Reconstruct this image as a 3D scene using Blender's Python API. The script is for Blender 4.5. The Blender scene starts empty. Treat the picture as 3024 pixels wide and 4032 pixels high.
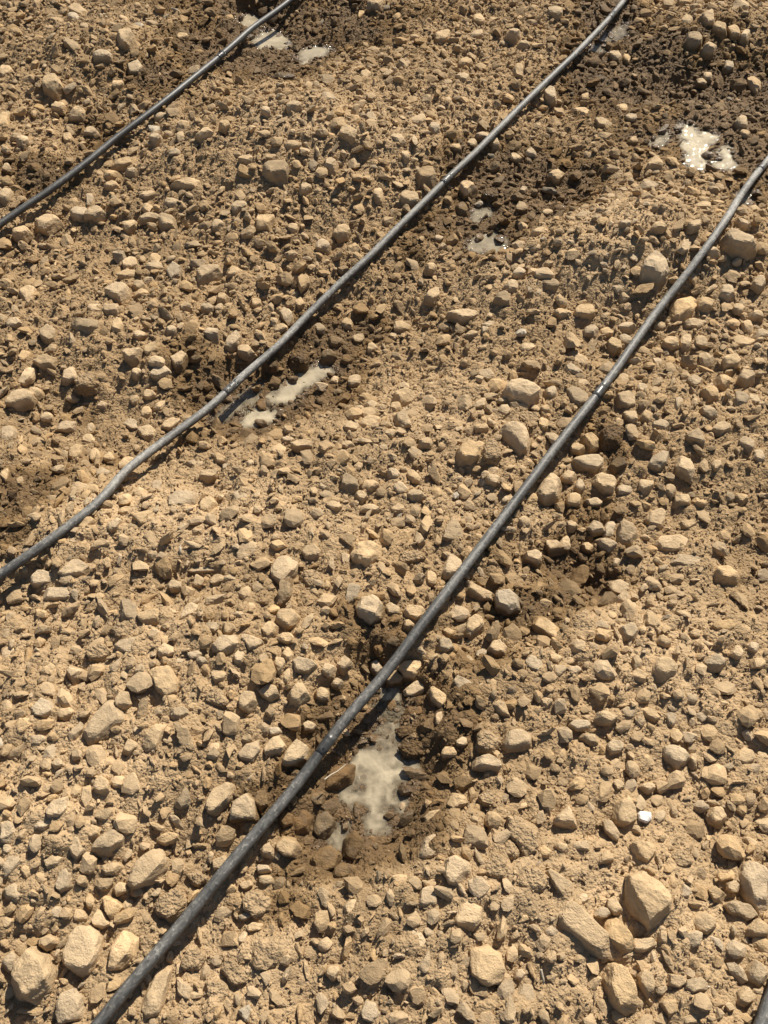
import bpy, bmesh, math
import numpy as np
from mathutils import Vector

# ------------------------------------------------------------------ camera
scene = bpy.context.scene
CAM_H, PITCH, FPX, IW, IH = 1.15, math.radians(55.5), 3350.0, 3024.0, 4032.0
cam_data = bpy.data.cameras.new('camera')
cam_data.sensor_fit = 'VERTICAL'
cam_data.sensor_height = 36.0
cam_data.lens = FPX / IH * 36.0
cam_data.clip_start, cam_data.clip_end = 0.02, 500.0
cam = bpy.data.objects.new('camera', cam_data)
scene.collection.objects.link(cam)
cam.location = (0, 0, CAM_H)
cam.rotation_euler = (math.pi / 2 - PITCH, 0, 0)
scene.camera = cam

# ------------------------------------------------------------------ sky, sun, exposure
SUN_EL, SUN_AZ = math.radians(44), math.radians(27)      # azimuth to the right of the viewing direction
world = bpy.data.worlds.new('World'); scene.world = world; world.use_nodes = True
wn = world.node_tree.nodes; wl = world.node_tree.links
sky = wn.new('ShaderNodeTexSky'); sky.sky_type = 'NISHITA'; sky.sun_disc = False
sky.sun_elevation = SUN_EL; sky.sun_rotation = SUN_AZ
wl.new(sky.outputs['Color'], wn['Background'].inputs['Color'])
wn['Background'].inputs['Strength'].default_value = 0.05
sd = bpy.data.lights.new('sun', 'SUN'); sd.energy = 5.0; sd.angle = math.radians(0.53); sd.color = (1.0, 0.92, 0.80)
sun = bpy.data.objects.new('sun', sd); scene.collection.objects.link(sun)
to_sun = Vector((math.sin(SUN_AZ) * math.cos(SUN_EL), math.cos(SUN_AZ) * math.cos(SUN_EL), math.sin(SUN_EL)))
sun.rotation_euler = to_sun.to_track_quat('Z', 'Y').to_euler()
sun.location = to_sun * 20
vs = scene.view_settings
vs.view_transform = 'Standard'; vs.look = 'None'; vs.exposure = 0.46; vs.gamma = 1.0; vs.use_curve_mapping = False

rng = np.random.default_rng(7)
COL = scene.collection

# ------------------------------------------------------------------ noise and projection
def _hash(ix, iy, iz, seed):
    h = (ix.astype(np.int64) * 374761393 + iy.astype(np.int64) * 668265263 + iz.astype(np.int64) * 2147483647 + seed * 1274126177) & 0xFFFFFFFF
    h = ((h ^ (h >> 13)) * 1274126177) & 0xFFFFFFFF
    h = ((h ^ (h >> 16)) * 2246822519) & 0xFFFFFFFF
    return ((h ^ (h >> 15)) & 0xFFFFFF) / float(0x7FFFFF) - 1.0

def noise(p, seed=0):
    p = np.asarray(p, float); i = np.floor(p).astype(np.int64); f = p - i
    u = f * f * f * (f * (f * 6 - 15) + 10)
    out = 0
    for a in (0, 1):
        wx = u[:, 0] if a else 1 - u[:, 0]
        for b in (0, 1):
            wy = u[:, 1] if b else 1 - u[:, 1]
            for c in (0, 1):
                wz = u[:, 2] if c else 1 - u[:, 2]
                out = out + wx * wy * wz * _hash(i[:, 0] + a, i[:, 1] + b, i[:, 2] + c, seed)
    return out

def noise2(x, y, scale, seed=0):
    x = np.asarray(x, float); y = np.asarray(y, float)
    i = np.floor(x * scale).astype(np.int64); j = np.floor(y * scale).astype(np.int64)
    fx = x * scale - i; fy = y * scale - j
    ux = fx * fx * fx * (fx * (fx * 6 - 15) + 10); uy = fy * fy * fy * (fy * (fy * 6 - 15) + 10)
    z = np.zeros_like(i)
    return ((1 - ux) * (1 - uy) * _hash(i, j, z, seed) + ux * (1 - uy) * _hash(i + 1, j, z, seed)
            + (1 - ux) * uy * _hash(i, j + 1, z, seed) + ux * uy * _hash(i + 1, j + 1, z, seed))

def smooth(a, b, x):
    t = np.clip((x - a) / (b - a), 0, 1)
    return t * t * (3 - 2 * t)

SP, CP = math.sin(PITCH), math.cos(PITCH)
def pix(px, py, z=0.0):
    """point of the ground at height z seen at photograph pixel (px, py)"""
    u = (np.asarray(px, float) - IW / 2) / FPX; v = (np.asarray(py, float) - IH / 2) / FPX
    dy = CP - v * SP; dz = -SP - v * CP
    t = (z - CAM_H) / dz
    return u * t, dy * t

def R(k):          # photograph tiles the stones were read from
    return (0 if k % 2 else 1512, 1008 * ((k - 1) // 2), 0.9114)
def crop(ox, oy, w, pts, zw=1659.0):
    s = w / zw
    return [(ox + x * s, oy + y * s) for x, y in pts]

# ------------------------------------------------------------------ hoses (centre lines)
hose_px = {
 'A': [(x * .9114, y * .9114) for x, y in [(-420, 1262), (-210, 1120), (0, 978), (130, 890), (250, 800), (380, 700), (490, 610), (600, 520), (720, 425), (840, 330), (960, 240), (1080, 143), (1180, 68), (1290, -14), (1440, -125), (1640, -270)]],
 'B': [(x * .9114, 2016 + y * .9114) for x, y in [(-300, 500), (-140, 385), (0, 280), (50, 238), (130, 172), (250, 80), (345, 8)]]
    + [(x * .9114, 1008 + y * .9114) for x, y in [(430, 1032), (500, 972), (600, 893), (700, 820), (800, 735), (900, 655), (980, 590), (1050, 530), (1130, 462), (1200, 388), (1300, 290), (1420, 170), (1500, 95), (1600, 0)]]
    + [(1512 + x * .9114, y * .9114) for x, y in [(30, 1008), (100, 945), (200, 850), (290, 762), (350, 703), (430, 620), (520, 530), (620, 435), (700, 355), (800, 255), (900, 165), (985, 70), (1040, 2), (1130, -110), (1260, -270)]],
 'C': [(x * .9114, 3024 + y * .9114) for x, y in [(250, 1330), (350, 1200), (440, 1090), (500, 1012), (560, 935), (610, 872), (680, 790), (760, 700), (840, 615), (920, 520), (990, 425), (1060, 325), (1140, 235), (1220, 148), (1290, 60), (1340, 0)]]
    + [(x * .9114, 2016 + y * .9114) for x, y in [(1380, 1042), (1440, 962), (1520, 870), (1590, 790), (1655, 712)]]
    + [(1512 + x * .9114, 2016 + y * .9114) for x, y in [(50, 630), (110, 548), (170, 475), (240, 387), (310, 298), (380, 200), (450, 107), (520, 20)]]
    + [(1512 + x * .9114, 1008 + y * .9114) for x, y in [(590, 1030), (660, 935), (720, 855), (790, 765), (860, 678), (920, 595), (990, 505), (1060, 412), (1130, 315), (1200, 215), (1270, 120), (1330, 30)]]
    + [(1512 + x * .9114, y * .9114) for x, y in [(1365, 1106), (1420, 1020), (1480, 935), (1540, 850), (1600, 762), (1659, 688), (1760, 560), (1900, 400), (2060, 215)]],
 'D': [(2890, 4330), (2997, 4045), (3058, 3884), (3150, 3640), (3262, 3340), (3400, 2980), (3560, 2600), (3800, 2080)],
}
HOSE_R = 0.0077
hose_xy = {k: np.array(pix(*np.array(v).T, 0.018)).T for k, v in hose_px.items()}

def seg_dist(x, y, line):
    """distance to a polyline and signed side (positive = right of its direction)"""
    best = np.full(np.shape(x), 1e9); side = np.zeros(np.shape(x))
    for (ax, ay), (bx, by) in zip(line[:-1], line[1:]):
        dx, dy = bx - ax, by - ay; L = dx * dx + dy * dy
        t = np.clip(((x - ax) * dx + (y - ay) * dy) / L, 0, 1)
        ex, ey = x - ax - t * dx, y - ay - t * dy
        d = np.hypot(ex, ey); m = d < best
        best = np.where(m, d, best); side = np.where(m, np.sign(ex * dy - ey * dx), side)
    return best, side

# ------------------------------------------------------------------ puddles (outlines)
puddle_px = [
 (crop(1150, 2600, 700, [(830, 500), (1040, 480), (990, 640), (930, 720), (1000, 850), (970, 900), (1090, 980), (1130, 1080), (1040, 1170), (1040, 1260), (960, 1330), (950, 1420), (880, 1500), (860, 1600), (700, 1580), (690, 1480), (500, 1300), (560, 1130), (580, 950), (640, 820), (760, 790), (780, 650)]), 'large milky puddle with wet clods in it below the nearest hose', 1.0),
 (crop(1150, 2600, 700, [(840, 270), (1050, 270), (1060, 400), (880, 470), (800, 470)]), 'small shaded pool under dark stones at the head of the large milky puddle', 1.0),
 (crop(1150, 2600, 700, [(320, 1620), (500, 1560), (480, 1700), (430, 1770), (330, 1710)]), 'small grey water pocket between wet cobbles at the foot of the large puddle', .6),
 (crop(750, 1250, 700, [(1100, 450), (1200, 460), (1290, 500), (1180, 570), (1100, 600), (1010, 660), (960, 760), (870, 790), (740, 800), (760, 740), (880, 640), (1000, 570)]), 'long narrow puddle in dark soil beside the middle hose', .9),
 (crop(750, 1250, 700, [(520, 910), (700, 850), (770, 900), (760, 960), (540, 1010), (480, 950)]), 'small cream puddle with one dark clod, below the middle hose', 1.0),
 (crop(750, 1250, 700, [(640, 640), (600, 760), (450, 870), (300, 960), (230, 960), (300, 890), (470, 760)]), 'thin dark water strip in the shadow of the middle hose', .5),
 (crop(2450, 400, 574, [(680, 300), (760, 280), (860, 310), (880, 380), (930, 350), (1050, 390), (1040, 450), (990, 500), (960, 600), (920, 700), (930, 760), (760, 750), (740, 650), (760, 580), (700, 500), (740, 430), (680, 370)]), 'cream puddle in the dark hollow at the upper right', 1.0),
 (crop(2450, 400, 574, [(1060, 700), (1130, 640), (1120, 560), (1200, 510), (1200, 640), (1280, 720), (1200, 760), (1080, 740)]), 'narrow puddle between the cream puddle and the right-hand hose', .9),
 (crop(2450, 400, 574, [(340, 480), (400, 420), (480, 370), (460, 450), (390, 510)]), 'tiny glinting puddle left of the cream puddle', .7),
 (crop(2450, 400, 574, [(1330, 1090), (1400, 1050), (1450, 1100), (1400, 1160), (1330, 1140)]), 'tiny pool against the right-hand hose near the right edge', .7),
 (crop(1700, 600, 600, [(440, 980), (560, 930), (690, 900), (760, 950), (770, 1040), (640, 1100), (530, 1080), (440, 1040)]), 'sparkling shallow puddle in dark soil below the emitter of the middle hose', .6),
 (crop(1700, 600, 600, [(470, 650), (600, 620), (620, 680), (500, 720)]), 'tiny sparkling pool above the sparkling shallow puddle', .6),
 (crop(800, 0, 600, [(560, 440), (640, 370), (780, 350), (860, 420), (930, 480), (900, 525), (740, 500), (640, 520)]), 'pale puddle close below the farthest hose', .9),
 (crop(800, 0, 600, [(1040, 640), (1090, 560), (1200, 520), (1380, 540), (1290, 600), (1160, 640), (1120, 680)]), 'glinting shallow puddle to the right of the pale puddle by the farthest hose', .8),
 (crop(800, 0, 600, [(420, 230), (520, 170), (600, 210), (560, 300), (450, 290)]), 'small glinting puddle just above the farthest hose', .8),
 (crop(2200, 0, 600, [(490, 420), (600, 350), (710, 280), (700, 360), (620, 440), (520, 470)]), 'dark blue reflecting pool in the shadow of the middle hose at the top', .4),
 (crop(2200, 0, 600, [(360, 510), (440, 490), (480, 560), (400, 580)]), 'tiny dark pool beside the middle hose near the top edge', .4),
]

def poly_sd(x, y, P):
    """signed distance to polygon P, positive inside"""
    d = np.full(np.shape(x), 1e9); inside = np.zeros(np.shape(x), bool)
    for (ax, ay), (bx, by) in zip(P, np.roll(P, -1, 0)):
        dx, dy = bx - ax, by - ay
        t = np.clip(((x - ax) * dx + (y - ay) * dy) / (dx * dx + dy * dy), 0, 1)
        d = np.minimum(d, np.hypot(x - ax - t * dx, y - ay - t * dy))
        c = ((ay > y) != (by > y)) & (x < (bx - ax) * (y - ay) / (by - ay + 1e-12) + ax)
        inside ^= c
    return np.where(inside, d, -d)

# ------------------------------------------------------------------ terrain height
def base0(x, y):
    h = 0.026 * noise2(x, y, 1.7, 3) + 0.018 * noise2(x, y, 4.1, 4)
    for k, w in (('A', .026), ('B', .034), ('C', .020)):
        d, s = seg_dist(x, y, hose_xy[k][::2])
        off = d * s                                    # right of the hose is positive
        h = h - w * np.exp(-((off - .05) / .13) ** 2)
    for gx_, gy_, rx, ry, d in mounds:
        h = h + d * np.exp(-((x - gx_) / rx) ** 2 - ((y - gy_) / ry) ** 2)
    return h

mounds = []       # banks and dips of the field: photograph position (1659 px wide), half-widths and height in metres
for bx, by, rx, ry, d in [(330, 1150, .34, .10, .035), (750, 960, .30, .12, .030), (620, 300, .45, .16, .050), (950, 190, .35, .18, .040), (1330, 570, .30, .12, .045), (1560, 520, .25, .10, .035), (1480, 190, .30, .14, -.035), (1120, 420, .16, .12, -.030),
                          (1600, 60, .25, .12, .04), (560, 90, .25, .12, -.03), (100, 120, .30, .15, .03), (160, 880, .25, .10, -.03), (620, 820, .18, .07, -.025), (1270, 1230, .12, .08, -.018), (1500, 1350, .20, .12, .025), (600, 1400, .22, .10, .02), (1200, 1950, .25, .12, .02), (830, 1640, .10, .09, -.02), (240, 1700, .22, .10, .015)]:
    gx_, gy_ = pix(bx * 1.8228, by * 1.8228); mounds.append((float(gx_), float(gy_), rx, ry, d))

hollows = [(1275, 1245, .050, .032), (1130, 420, .10, .018), (1440, 190, .14, .02), (560, 800, .05, .012), (60, 1090, .06, .02), (1230, 960, .07, .010),
           (1010, 1420, .05, .012), (830, 1430, .03, .012), (1090, 1330, .05, .008)]
PUD = []
for pts, label, milk in puddle_px:
    zw = -.03
    for _ in range(6):
        P = np.array(pix(*np.array(pts).T, zw)).T; c = P.mean(0)
        zw = float(base0(np.array([c[0]]), np.array([c[1]]))[0]) - .014
    P = np.array(pix(*np.array(pts).T, zw)).T
    PUD.append([P, zw, label, milk])
CLUSTERS = [(0, 1, 2), (4, 3, 5), (6, 7, 8, 9), (10, 11), (12, 13, 14), (15, 16)]      # pools that stand at one level
for cl in CLUSTERS:
    for q in cl:
        PUD[q][1] = PUD[cl[0]][1]; PUD[q][0] = np.array(pix(*np.array(puddle_px[q][0]).T, PUD[q][1])).T

def height(x, y, fine=True):
    x = np.asarray(x, float); y = np.asarray(y, float)
    h = base0(x, y)
    for cx, cy, r, d in hollows:
        gx, gy = pix(cx * 1.8228, cy * 1.8228)
        h = h - d * np.exp(-(((x - gx) ** 2 + (y - gy) ** 2) / r ** 2))
    rough = 0
    if fine:
        rough = .010 * (np.abs(noise2(x, y, 34, 11)) - .3) + .007 * (np.abs(noise2(x, y, 71, 12)) - .3) + .0035 * noise2(x, y, 150, 13)
        h = h + .009 * noise2(x, y, 14, 10) + rough
    for cl in CLUSTERS:
        zw = PUD[cl[0]][1]; pts = np.concatenate([PUD[q][0] for q in cl])
        lo = pts.min(0) - .16; hi = pts.max(0) + .16
        m = (x > lo[0]) & (x < hi[0]) & (y > lo[1]) & (y < hi[1])
        if not m.any():
            continue
        s = np.max([poly_sd(x[m], y[m], PUD[q][0]) for q in cl], axis=0)
        s = s + .004 * noise2(x[m], y[m], 55, 71)
        flat = (.45 if cl[0] == 0 else .85) + (.55 if cl[0] == 0 else .15) * smooth(-.25, .35, noise2(x[m], y[m], 17, 72) + .5 * noise2(x[m], y[m], 41, 73))     # mud flats just under the surface
        dp, ro = (.0038, .75) if cl[0] == 0 else (.0068, .50)
        bowl = zw - np.where(s > 0, np.clip(s * .40 * flat + dp * flat, 0, .014 * flat), np.clip(s * .40 + dp * flat, -.05, .014)) + (rough[m] * ro if fine else 0)
        w = smooth(-.085, -.012, s)
        hh = h[m] * (1 - w) + bowl * w
        bank = zw + .002 - np.minimum(s + .012, 0) * (.20 if cl[0] == 0 else .10)
        k = smooth(-.15, -.07, s) * (s < -.012)
        h[m] = hh * (1 - k) + np.maximum(hh, bank) * k
    return h

def ground_point(px, py, lift=0.0):
    z = np.zeros(np.shape(px))
    for _ in range(4):
        x, y = pix(px, py, z + lift)
        z = height(np.atleast_1d(x), np.atleast_1d(y), False).reshape(np.shape(px))
    return x, y, z

# ------------------------------------------------------------------ wetness of the soil (damp stains along the hoses)
wet_blobs = [  # photograph at 1659 px width: x, y, rx, ry, strength
 (1350, 230, 330, 170, .33), (1050, 560, 300, 130, .30), (350, 230, 420, 150, .30), (450, 820, 330, 170, .28), (1250, 1080, 260, 260, .30), (850, 1600, 260, 330, .28), (950, 120, 320, 110, .25), (1000, 330, 420, 60, .25),
 (600, 95, 170, 75, 1), (470, 130, 120, 60, .9), (330, 190, 130, 60, .75), (200, 300, 120, 50, .6), (760, 50, 130, 60, .9), (900, 30, 120, 40, .6), (90, 390, 110, 40, .7), (330, 20, 120, 40, .7),
 (560, 30, 140, 50, .85), (640, 150, 170, 40, .6),
 (1330, 60, 90, 60, 1), (1420, 180, 200, 95, .95), (1560, 240, 160, 110, 1), (1350, 260, 110, 60, .7), (1250, 150, 60, 60, .8), (1600, 90, 90, 50, .5),
 (1500, 330, 170, 70, 1), (1640, 380, 60, 60, 1), (1380, 320, 90, 60, .8),
 (1120, 420, 150, 80, 1), (1040, 500, 80, 60, 1), (940, 500, 80, 45, .8), (1160, 480, 80, 45, .8), (1010, 380, 70, 50, .9), (880, 560, 60, 40, .7), (1240, 390, 60, 50, .7),
 (690, 700, 120, 60, .85), (620, 850, 130, 70, 1), (500, 830, 90, 70, .9), (430, 780, 80, 60, .6), (660, 780, 110, 50, .95), (540, 920, 90, 35, .9), (780, 690, 90, 40, .6), (380, 940, 110, 40, .5),
 (40, 1090, 110, 60, .9), (120, 1040, 80, 40, .7), (230, 990, 80, 30, .5), (30, 1190, 60, 40, .7),
 (1230, 1220, 120, 70, .9), (1280, 1260, 70, 60, 1), (1130, 1340, 110, 70, .85), (1290, 930, 90, 60, .55), (1300, 1000, 70, 50, .55), (1250, 1110, 110, 60, .55), (1090, 1190, 70, 60, .6), (1220, 1310, 80, 50, .8),
 (1030, 1440, 90, 50, .75), (800, 1370, 90, 50, .75), (820, 1420, 70, 60, .8), (950, 1380, 90, 50, .6),
 (830, 1630, 150, 140, 1), (870, 1520, 130, 70, 1), (780, 1780, 160, 110, 1), (700, 1700, 90, 110, 1), (900, 1790, 80, 80, .9), (960, 1590, 70, 80, .8), (560, 1760, 60, 50, .75), (700, 1870, 110, 45, .85), (620, 1960, 100, 50, .8), (640, 1900, 90, 50, .7), (500, 1810, 50, 40, .5),
 (760, 1240, 70, 30, .35), (870, 1230, 80, 30, .4), (680, 1600, 60, 30, .5), (1180, 600, 100, 40, .35), (160, 880, 70, 60, .4), (1000, 600, 120, 40, .4), (420, 850, 70, 50, .5)]
_wb = []
for bx, by, rx, ry, s in wet_blobs:
    gx, gy = pix(bx * 1.8228, by * 1.8228, -.03); ex, ey = pix((bx + rx) * 1.8228, by * 1.8228, -.03); fx, fy = pix(bx * 1.8228, (by - ry) * 1.8228, -.03)
    _wb.append((gx, gy, ex - gx, fy - gy, s))

dry_blobs = []
for bx, by, rx, ry, s in [(420, 1130, 330, 110, 1), (250, 1400, 300, 250, .8), (150, 1750, 260, 260, .9), (1300, 2000, 470, 260, 1), (1450, 1500, 260, 320, .9), (700, 280, 360, 90, .7), (1350, 560, 320, 120, .8), (600, 1500, 220, 160, .6), (1560, 700, 160, 150, .7), (900, 900, 260, 120, .7), (450, 2050, 400, 150, .9), (1000, 1080, 220, 90, .5)]:
    gx_, gy_ = pix(bx * 1.8228, by * 1.8228); ex, ey = pix((bx + rx) * 1.8228, by * 1.8228); fx, fy = pix(bx * 1.8228, (by - ry) * 1.8228)
    dry_blobs.append((gx_, gy_, ex - gx_, fy - gy_, s))
def dryness(x, y):
    f = np.zeros(np.shape(x))
    for gx_, gy_, rx, ry, s in dry_blobs:
        f = np.maximum(f, s * np.exp(-.7 * (((x - gx_) / rx) ** 2 + ((y - gy_) / ry) ** 2)))
    return np.clip(f + .25 * noise2(x, y, 5, 61) + .15 * noise2(x, y, 17, 62), 0, 1)

def wetness(x, y):
    x = np.asarray(x, float); y = np.asarray(y, float)
    f = np.zeros(np.shape(x))
    for gx, gy, rx, ry, s in _wb:
        q = ((x - gx) / rx) ** 2 + ((y - gy) / ry) ** 2
        f = np.maximum(f, s * np.exp(-.75 * q))
    f = f + .22 * noise2(x, y, 9, 21) * smooth(.1, .4, f) + .12 * noise2(x, y, 30, 22) * smooth(.1, .4, f)
    w = np.maximum(.86 * smooth(.10, .72, f), .24 * (1 - dryness(x, y)))
    for P, zw, _, _ in PUD:
        lo = P.min(0) - .12; hi = P.max(0) + .12
        m = (x > lo[0]) & (x < hi[0]) & (y > lo[1]) & (y < hi[1])
        if m.any():
            s = poly_sd(x[m], y[m], P)
            w[m] = np.maximum(w[m], smooth(-.06, -.004, s + .012 * noise2(x[m], y[m], 40, 23)))
    return np.clip(w, 0, 1)

# ------------------------------------------------------------------ materials
def new_mat(name):
    m = bpy.data.materials.new(name); m.use_nodes = True
    return m, m.node_tree.nodes, m.node_tree.links, m.node_tree.nodes['Principled BSDF']

def math_node(n, l, op, a, b=None, clamp=False):
    q = n.new('ShaderNodeMath'); q.operation = op; q.use_clamp = clamp
    for i, v in enumerate((a, b)):
        if v is None: continue
        if isinstance(v, (int, float)): q.inputs[i].default_value = v
        else: l.new(v, q.inputs[i])
    return q.outputs[0]

def noise_node(n, l, vec, scale, detail=4, rough=.6):
    t = n.new('ShaderNodeTexNoise'); t.inputs['Scale'].default_value = scale; t.inputs['Detail'].default_value = detail; t.inputs['Roughness'].default_value = rough
    l.new(vec, t.inputs['Vector']); return t.outputs['Fac']

def earth_material(name, coarse, bump_mm, grain, spots, lumps=0):
    """dry or wet earth and stone: vertex attribute tint = colour, its alpha = how wet"""
    m, n, l, p = new_mat(name)
    at = n.new('ShaderNodeAttribute'); at.attribute_name = 'tint'
    tc = n.new('ShaderNodeTexCoord'); oi = n.new('ShaderNodeObjectInfo')
    add = n.new('ShaderNodeVectorMath'); add.operation = 'ADD'
    l.new(tc.outputs['Object'], add.inputs[0]); l.new(oi.outputs['Random'], add.inputs[1])
    v = add.outputs[0]
    n1 = noise_node(n, l, v, coarse, 5, .65); n2 = noise_node(n, l, v, grain, 4, .7); n3 = noise_node(n, l, v, coarse * .35, 3, .5)
    f = math_node(n, l, 'MULTIPLY_ADD', n1, .55); f.node.inputs[2].default_value = .70
    g = math_node(n, l, 'MULTIPLY_ADD', n2, .42); g.node.inputs[2].default_value = .79
    k = math_node(n, l, 'MULTIPLY', f, g)
    k3 = math_node(n, l, 'MULTIPLY_ADD', n3, .4); k3.node.inputs[2].default_value = .85
    k = math_node(n, l, 'MULTIPLY', k, k3)
    if spots:       # dark pits and stains of the weathered surface
        vo = n.new('ShaderNodeTexVoronoi'); vo.inputs['Scale'].default_value = spots; l.new(v, vo.inputs['Vector'])
        r = n.new('ShaderNodeMapRange'); r.inputs[1].default_value = .06; r.inputs[2].default_value = .22; r.inputs[3].default_value = .72; r.inputs[4].default_value = 1
        l.new(vo.outputs['Distance'], r.inputs[0]); k = math_node(n, l, 'MULTIPLY', k, r.outputs[0])
    wet = at.outputs['Alpha']
    wd = math_node(n, l, 'MULTIPLY_ADD', wet, -.60); wd.node.inputs[2].default_value = 1.0
    k = math_node(n, l, 'MULTIPLY', k, wd)
    mix = n.new('ShaderNodeVectorMath'); mix.operation = 'SCALE'
    ga = n.new('ShaderNodeGamma'); gw = math_node(n, l, 'MULTIPLY_ADD', wet, .42); gw.node.inputs[2].default_value = 1.0; l.new(at.outputs['Color'], ga.inputs['Color']); l.new(gw, ga.inputs['Gamma'])
    l.new(ga.outputs[0], mix.inputs[0]); l.new(k, mix.inputs['Scale'])
    l.new(mix.outputs[0], p.inputs['Base Color'])
    wr = n.new('ShaderNodeMapRange'); wr.inputs[1].default_value = .78; wr.inputs[2].default_value = 1.0; wr.inputs[3].default_value = .93; wr.inputs[4].default_value = .33
    l.new(wet, wr.inputs[0]); l.new(wr.outputs[0], p.inputs['Roughness'])
    ws = n.new('ShaderNodeMapRange'); ws.inputs[1].default_value = .75; ws.inputs[2].default_value = 1.0; ws.inputs[3].default_value = .08; ws.inputs[4].default_value = .35
    l.new(wet, ws.inputs[0]); l.new(ws.outputs[0], p.inputs['Specular IOR Level'])
    cw = n.new('ShaderNodeMapRange'); cw.inputs[1].default_value = .86; cw.inputs[2].default_value = .96; cw.inputs[4].default_value = .55; l.new(wet, cw.inputs[0]); l.new(cw.outputs[0], p.inputs['Coat Weight'])
    p.inputs['Coat Roughness'].default_value = .09; p.inputs['Coat IOR'].default_value = 1.33
    bh = math_node(n, l, 'MULTIPLY_ADD', n2, .5); l.new(n1, bh.node.inputs[2])
    if lumps:       # crumb structure of the soil
        for q, wgt in ((lumps, .9), (lumps * 2.3, .45)):
            vo = n.new('ShaderNodeTexVoronoi'); vo.inputs['Scale'].default_value = q; l.new(v, vo.inputs['Vector'])
            t = math_node(n, l, 'MULTIPLY_ADD', vo.outputs['Distance'], -wgt); l.new(bh, t.node.inputs[2]); bh = t
    b = n.new('ShaderNodeBump'); b.inputs['Strength'].default_value = 1.0; b.inputs['Distance'].default_value = bump_mm * .001
    l.new(bh, b.inputs['Height']); l.new(b.outputs[0], p.inputs['Normal']); l.new(b.outputs[0], p.inputs['Coat Normal'])
    return m

MAT_SOIL = earth_material('dusty_soil', 90, 3.4, 420, 0, 150)
MAT_STONE = earth_material('weathered_limestone', 75, 3.6, 480, 150)
MAT_CLOD = earth_material('crumbly_clod', 110, 5.0, 380, 0, 150)
MAT_GRAVEL = earth_material('stony_gravel', 110, 2.6, 520, 0)

def hose_material():
    m, n, l, p = new_mat('dusty_black_polyethylene')
    at = n.new('ShaderNodeAttribute'); at.attribute_name = 'tint'       # red: dust amount, green: metres along the hose, alpha: wet
    geo = n.new('ShaderNodeNewGeometry'); sx = n.new('ShaderNodeSeparateXYZ'); l.new(geo.outputs['Normal'], sx.inputs[0])
    sep = n.new('ShaderNodeSeparateColor'); l.new(at.outputs['Color'], sep.inputs[0])
    tc = n.new('ShaderNodeTexCoord')
    cb = n.new('ShaderNodeCombineXYZ'); l.new(math_node(n, l, 'MULTIPLY', sep.outputs[1], 60.0), cb.inputs[0]); l.new(math_node(n, l, 'MULTIPLY', sx.outputs['X'], 1.6), cb.inputs[1]); l.new(math_node(n, l, 'MULTIPLY', sx.outputs['Z'], 1.6), cb.inputs[2])
    streak = noise_node(n, l, cb.outputs[0], 1.5, 5, .6); fleck = noise_node(n, l, tc.outputs['Object'], 210, 5, .7); patch = noise_node(n, l, tc.outputs['Object'], 14, 3, .6)
    def rng_node(x, a0, a1, b0=0.0, b1=1.0):
        q = n.new('ShaderNodeMapRange'); l.new(x, q.inputs[0])
        for k, v in zip((1, 2, 3, 4), (a0, a1, b0, b1)): q.inputs[k].default_value = v
        return q.outputs[0]
    st = rng_node(streak, .36, .66); fl = rng_node(fleck, .54, .63); pa = rng_node(patch, .30, .66, .45, 1.0); up = rng_node(sx.outputs['Z'], -.2, .9, .12, 1.0)
    d = math_node(n, l, 'MULTIPLY_ADD', fl, .36); l.new(math_node(n, l, 'MULTIPLY', rng_node(streak, .2, .8), .52), d.node.inputs[2])
    for q in (pa, up, sep.outputs[0]): d = math_node(n, l, 'MULTIPLY', d, q, True)
    dry = math_node(n, l, 'SUBTRACT', 1.0, at.outputs['Alpha'], True)
    d = math_node(n, l, 'MULTIPLY', d, dry, True)
    mx = n.new('ShaderNodeMix'); mx.data_type = 'RGBA'
    l.new(d, mx.inputs['Factor']); mx.inputs['A'].default_value = (.020, .022, .024, 1); mx.inputs['B'].default_value = (.40, .385, .345, 1)
    l.new(mx.outputs['Result'], p.inputs['Base Color'])
    r = math_node(n, l, 'MULTIPLY_ADD', d, .35); r2 = math_node(n, l, 'MULTIPLY_ADD', dry, .32); r2.node.inputs[2].default_value = .12
    l.new(r2, r.node.inputs[2]); l.new(r, p.inputs['Roughness'])
    b = n.new('ShaderNodeBump'); b.inputs['Distance'].default_value = .0008; b.inputs['Strength'].default_value = .5; l.new(fleck, b.inputs['Height']); l.new(b.outputs[0], p.inputs['Normal'])
    return m
MAT_HOSE = hose_material()

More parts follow.
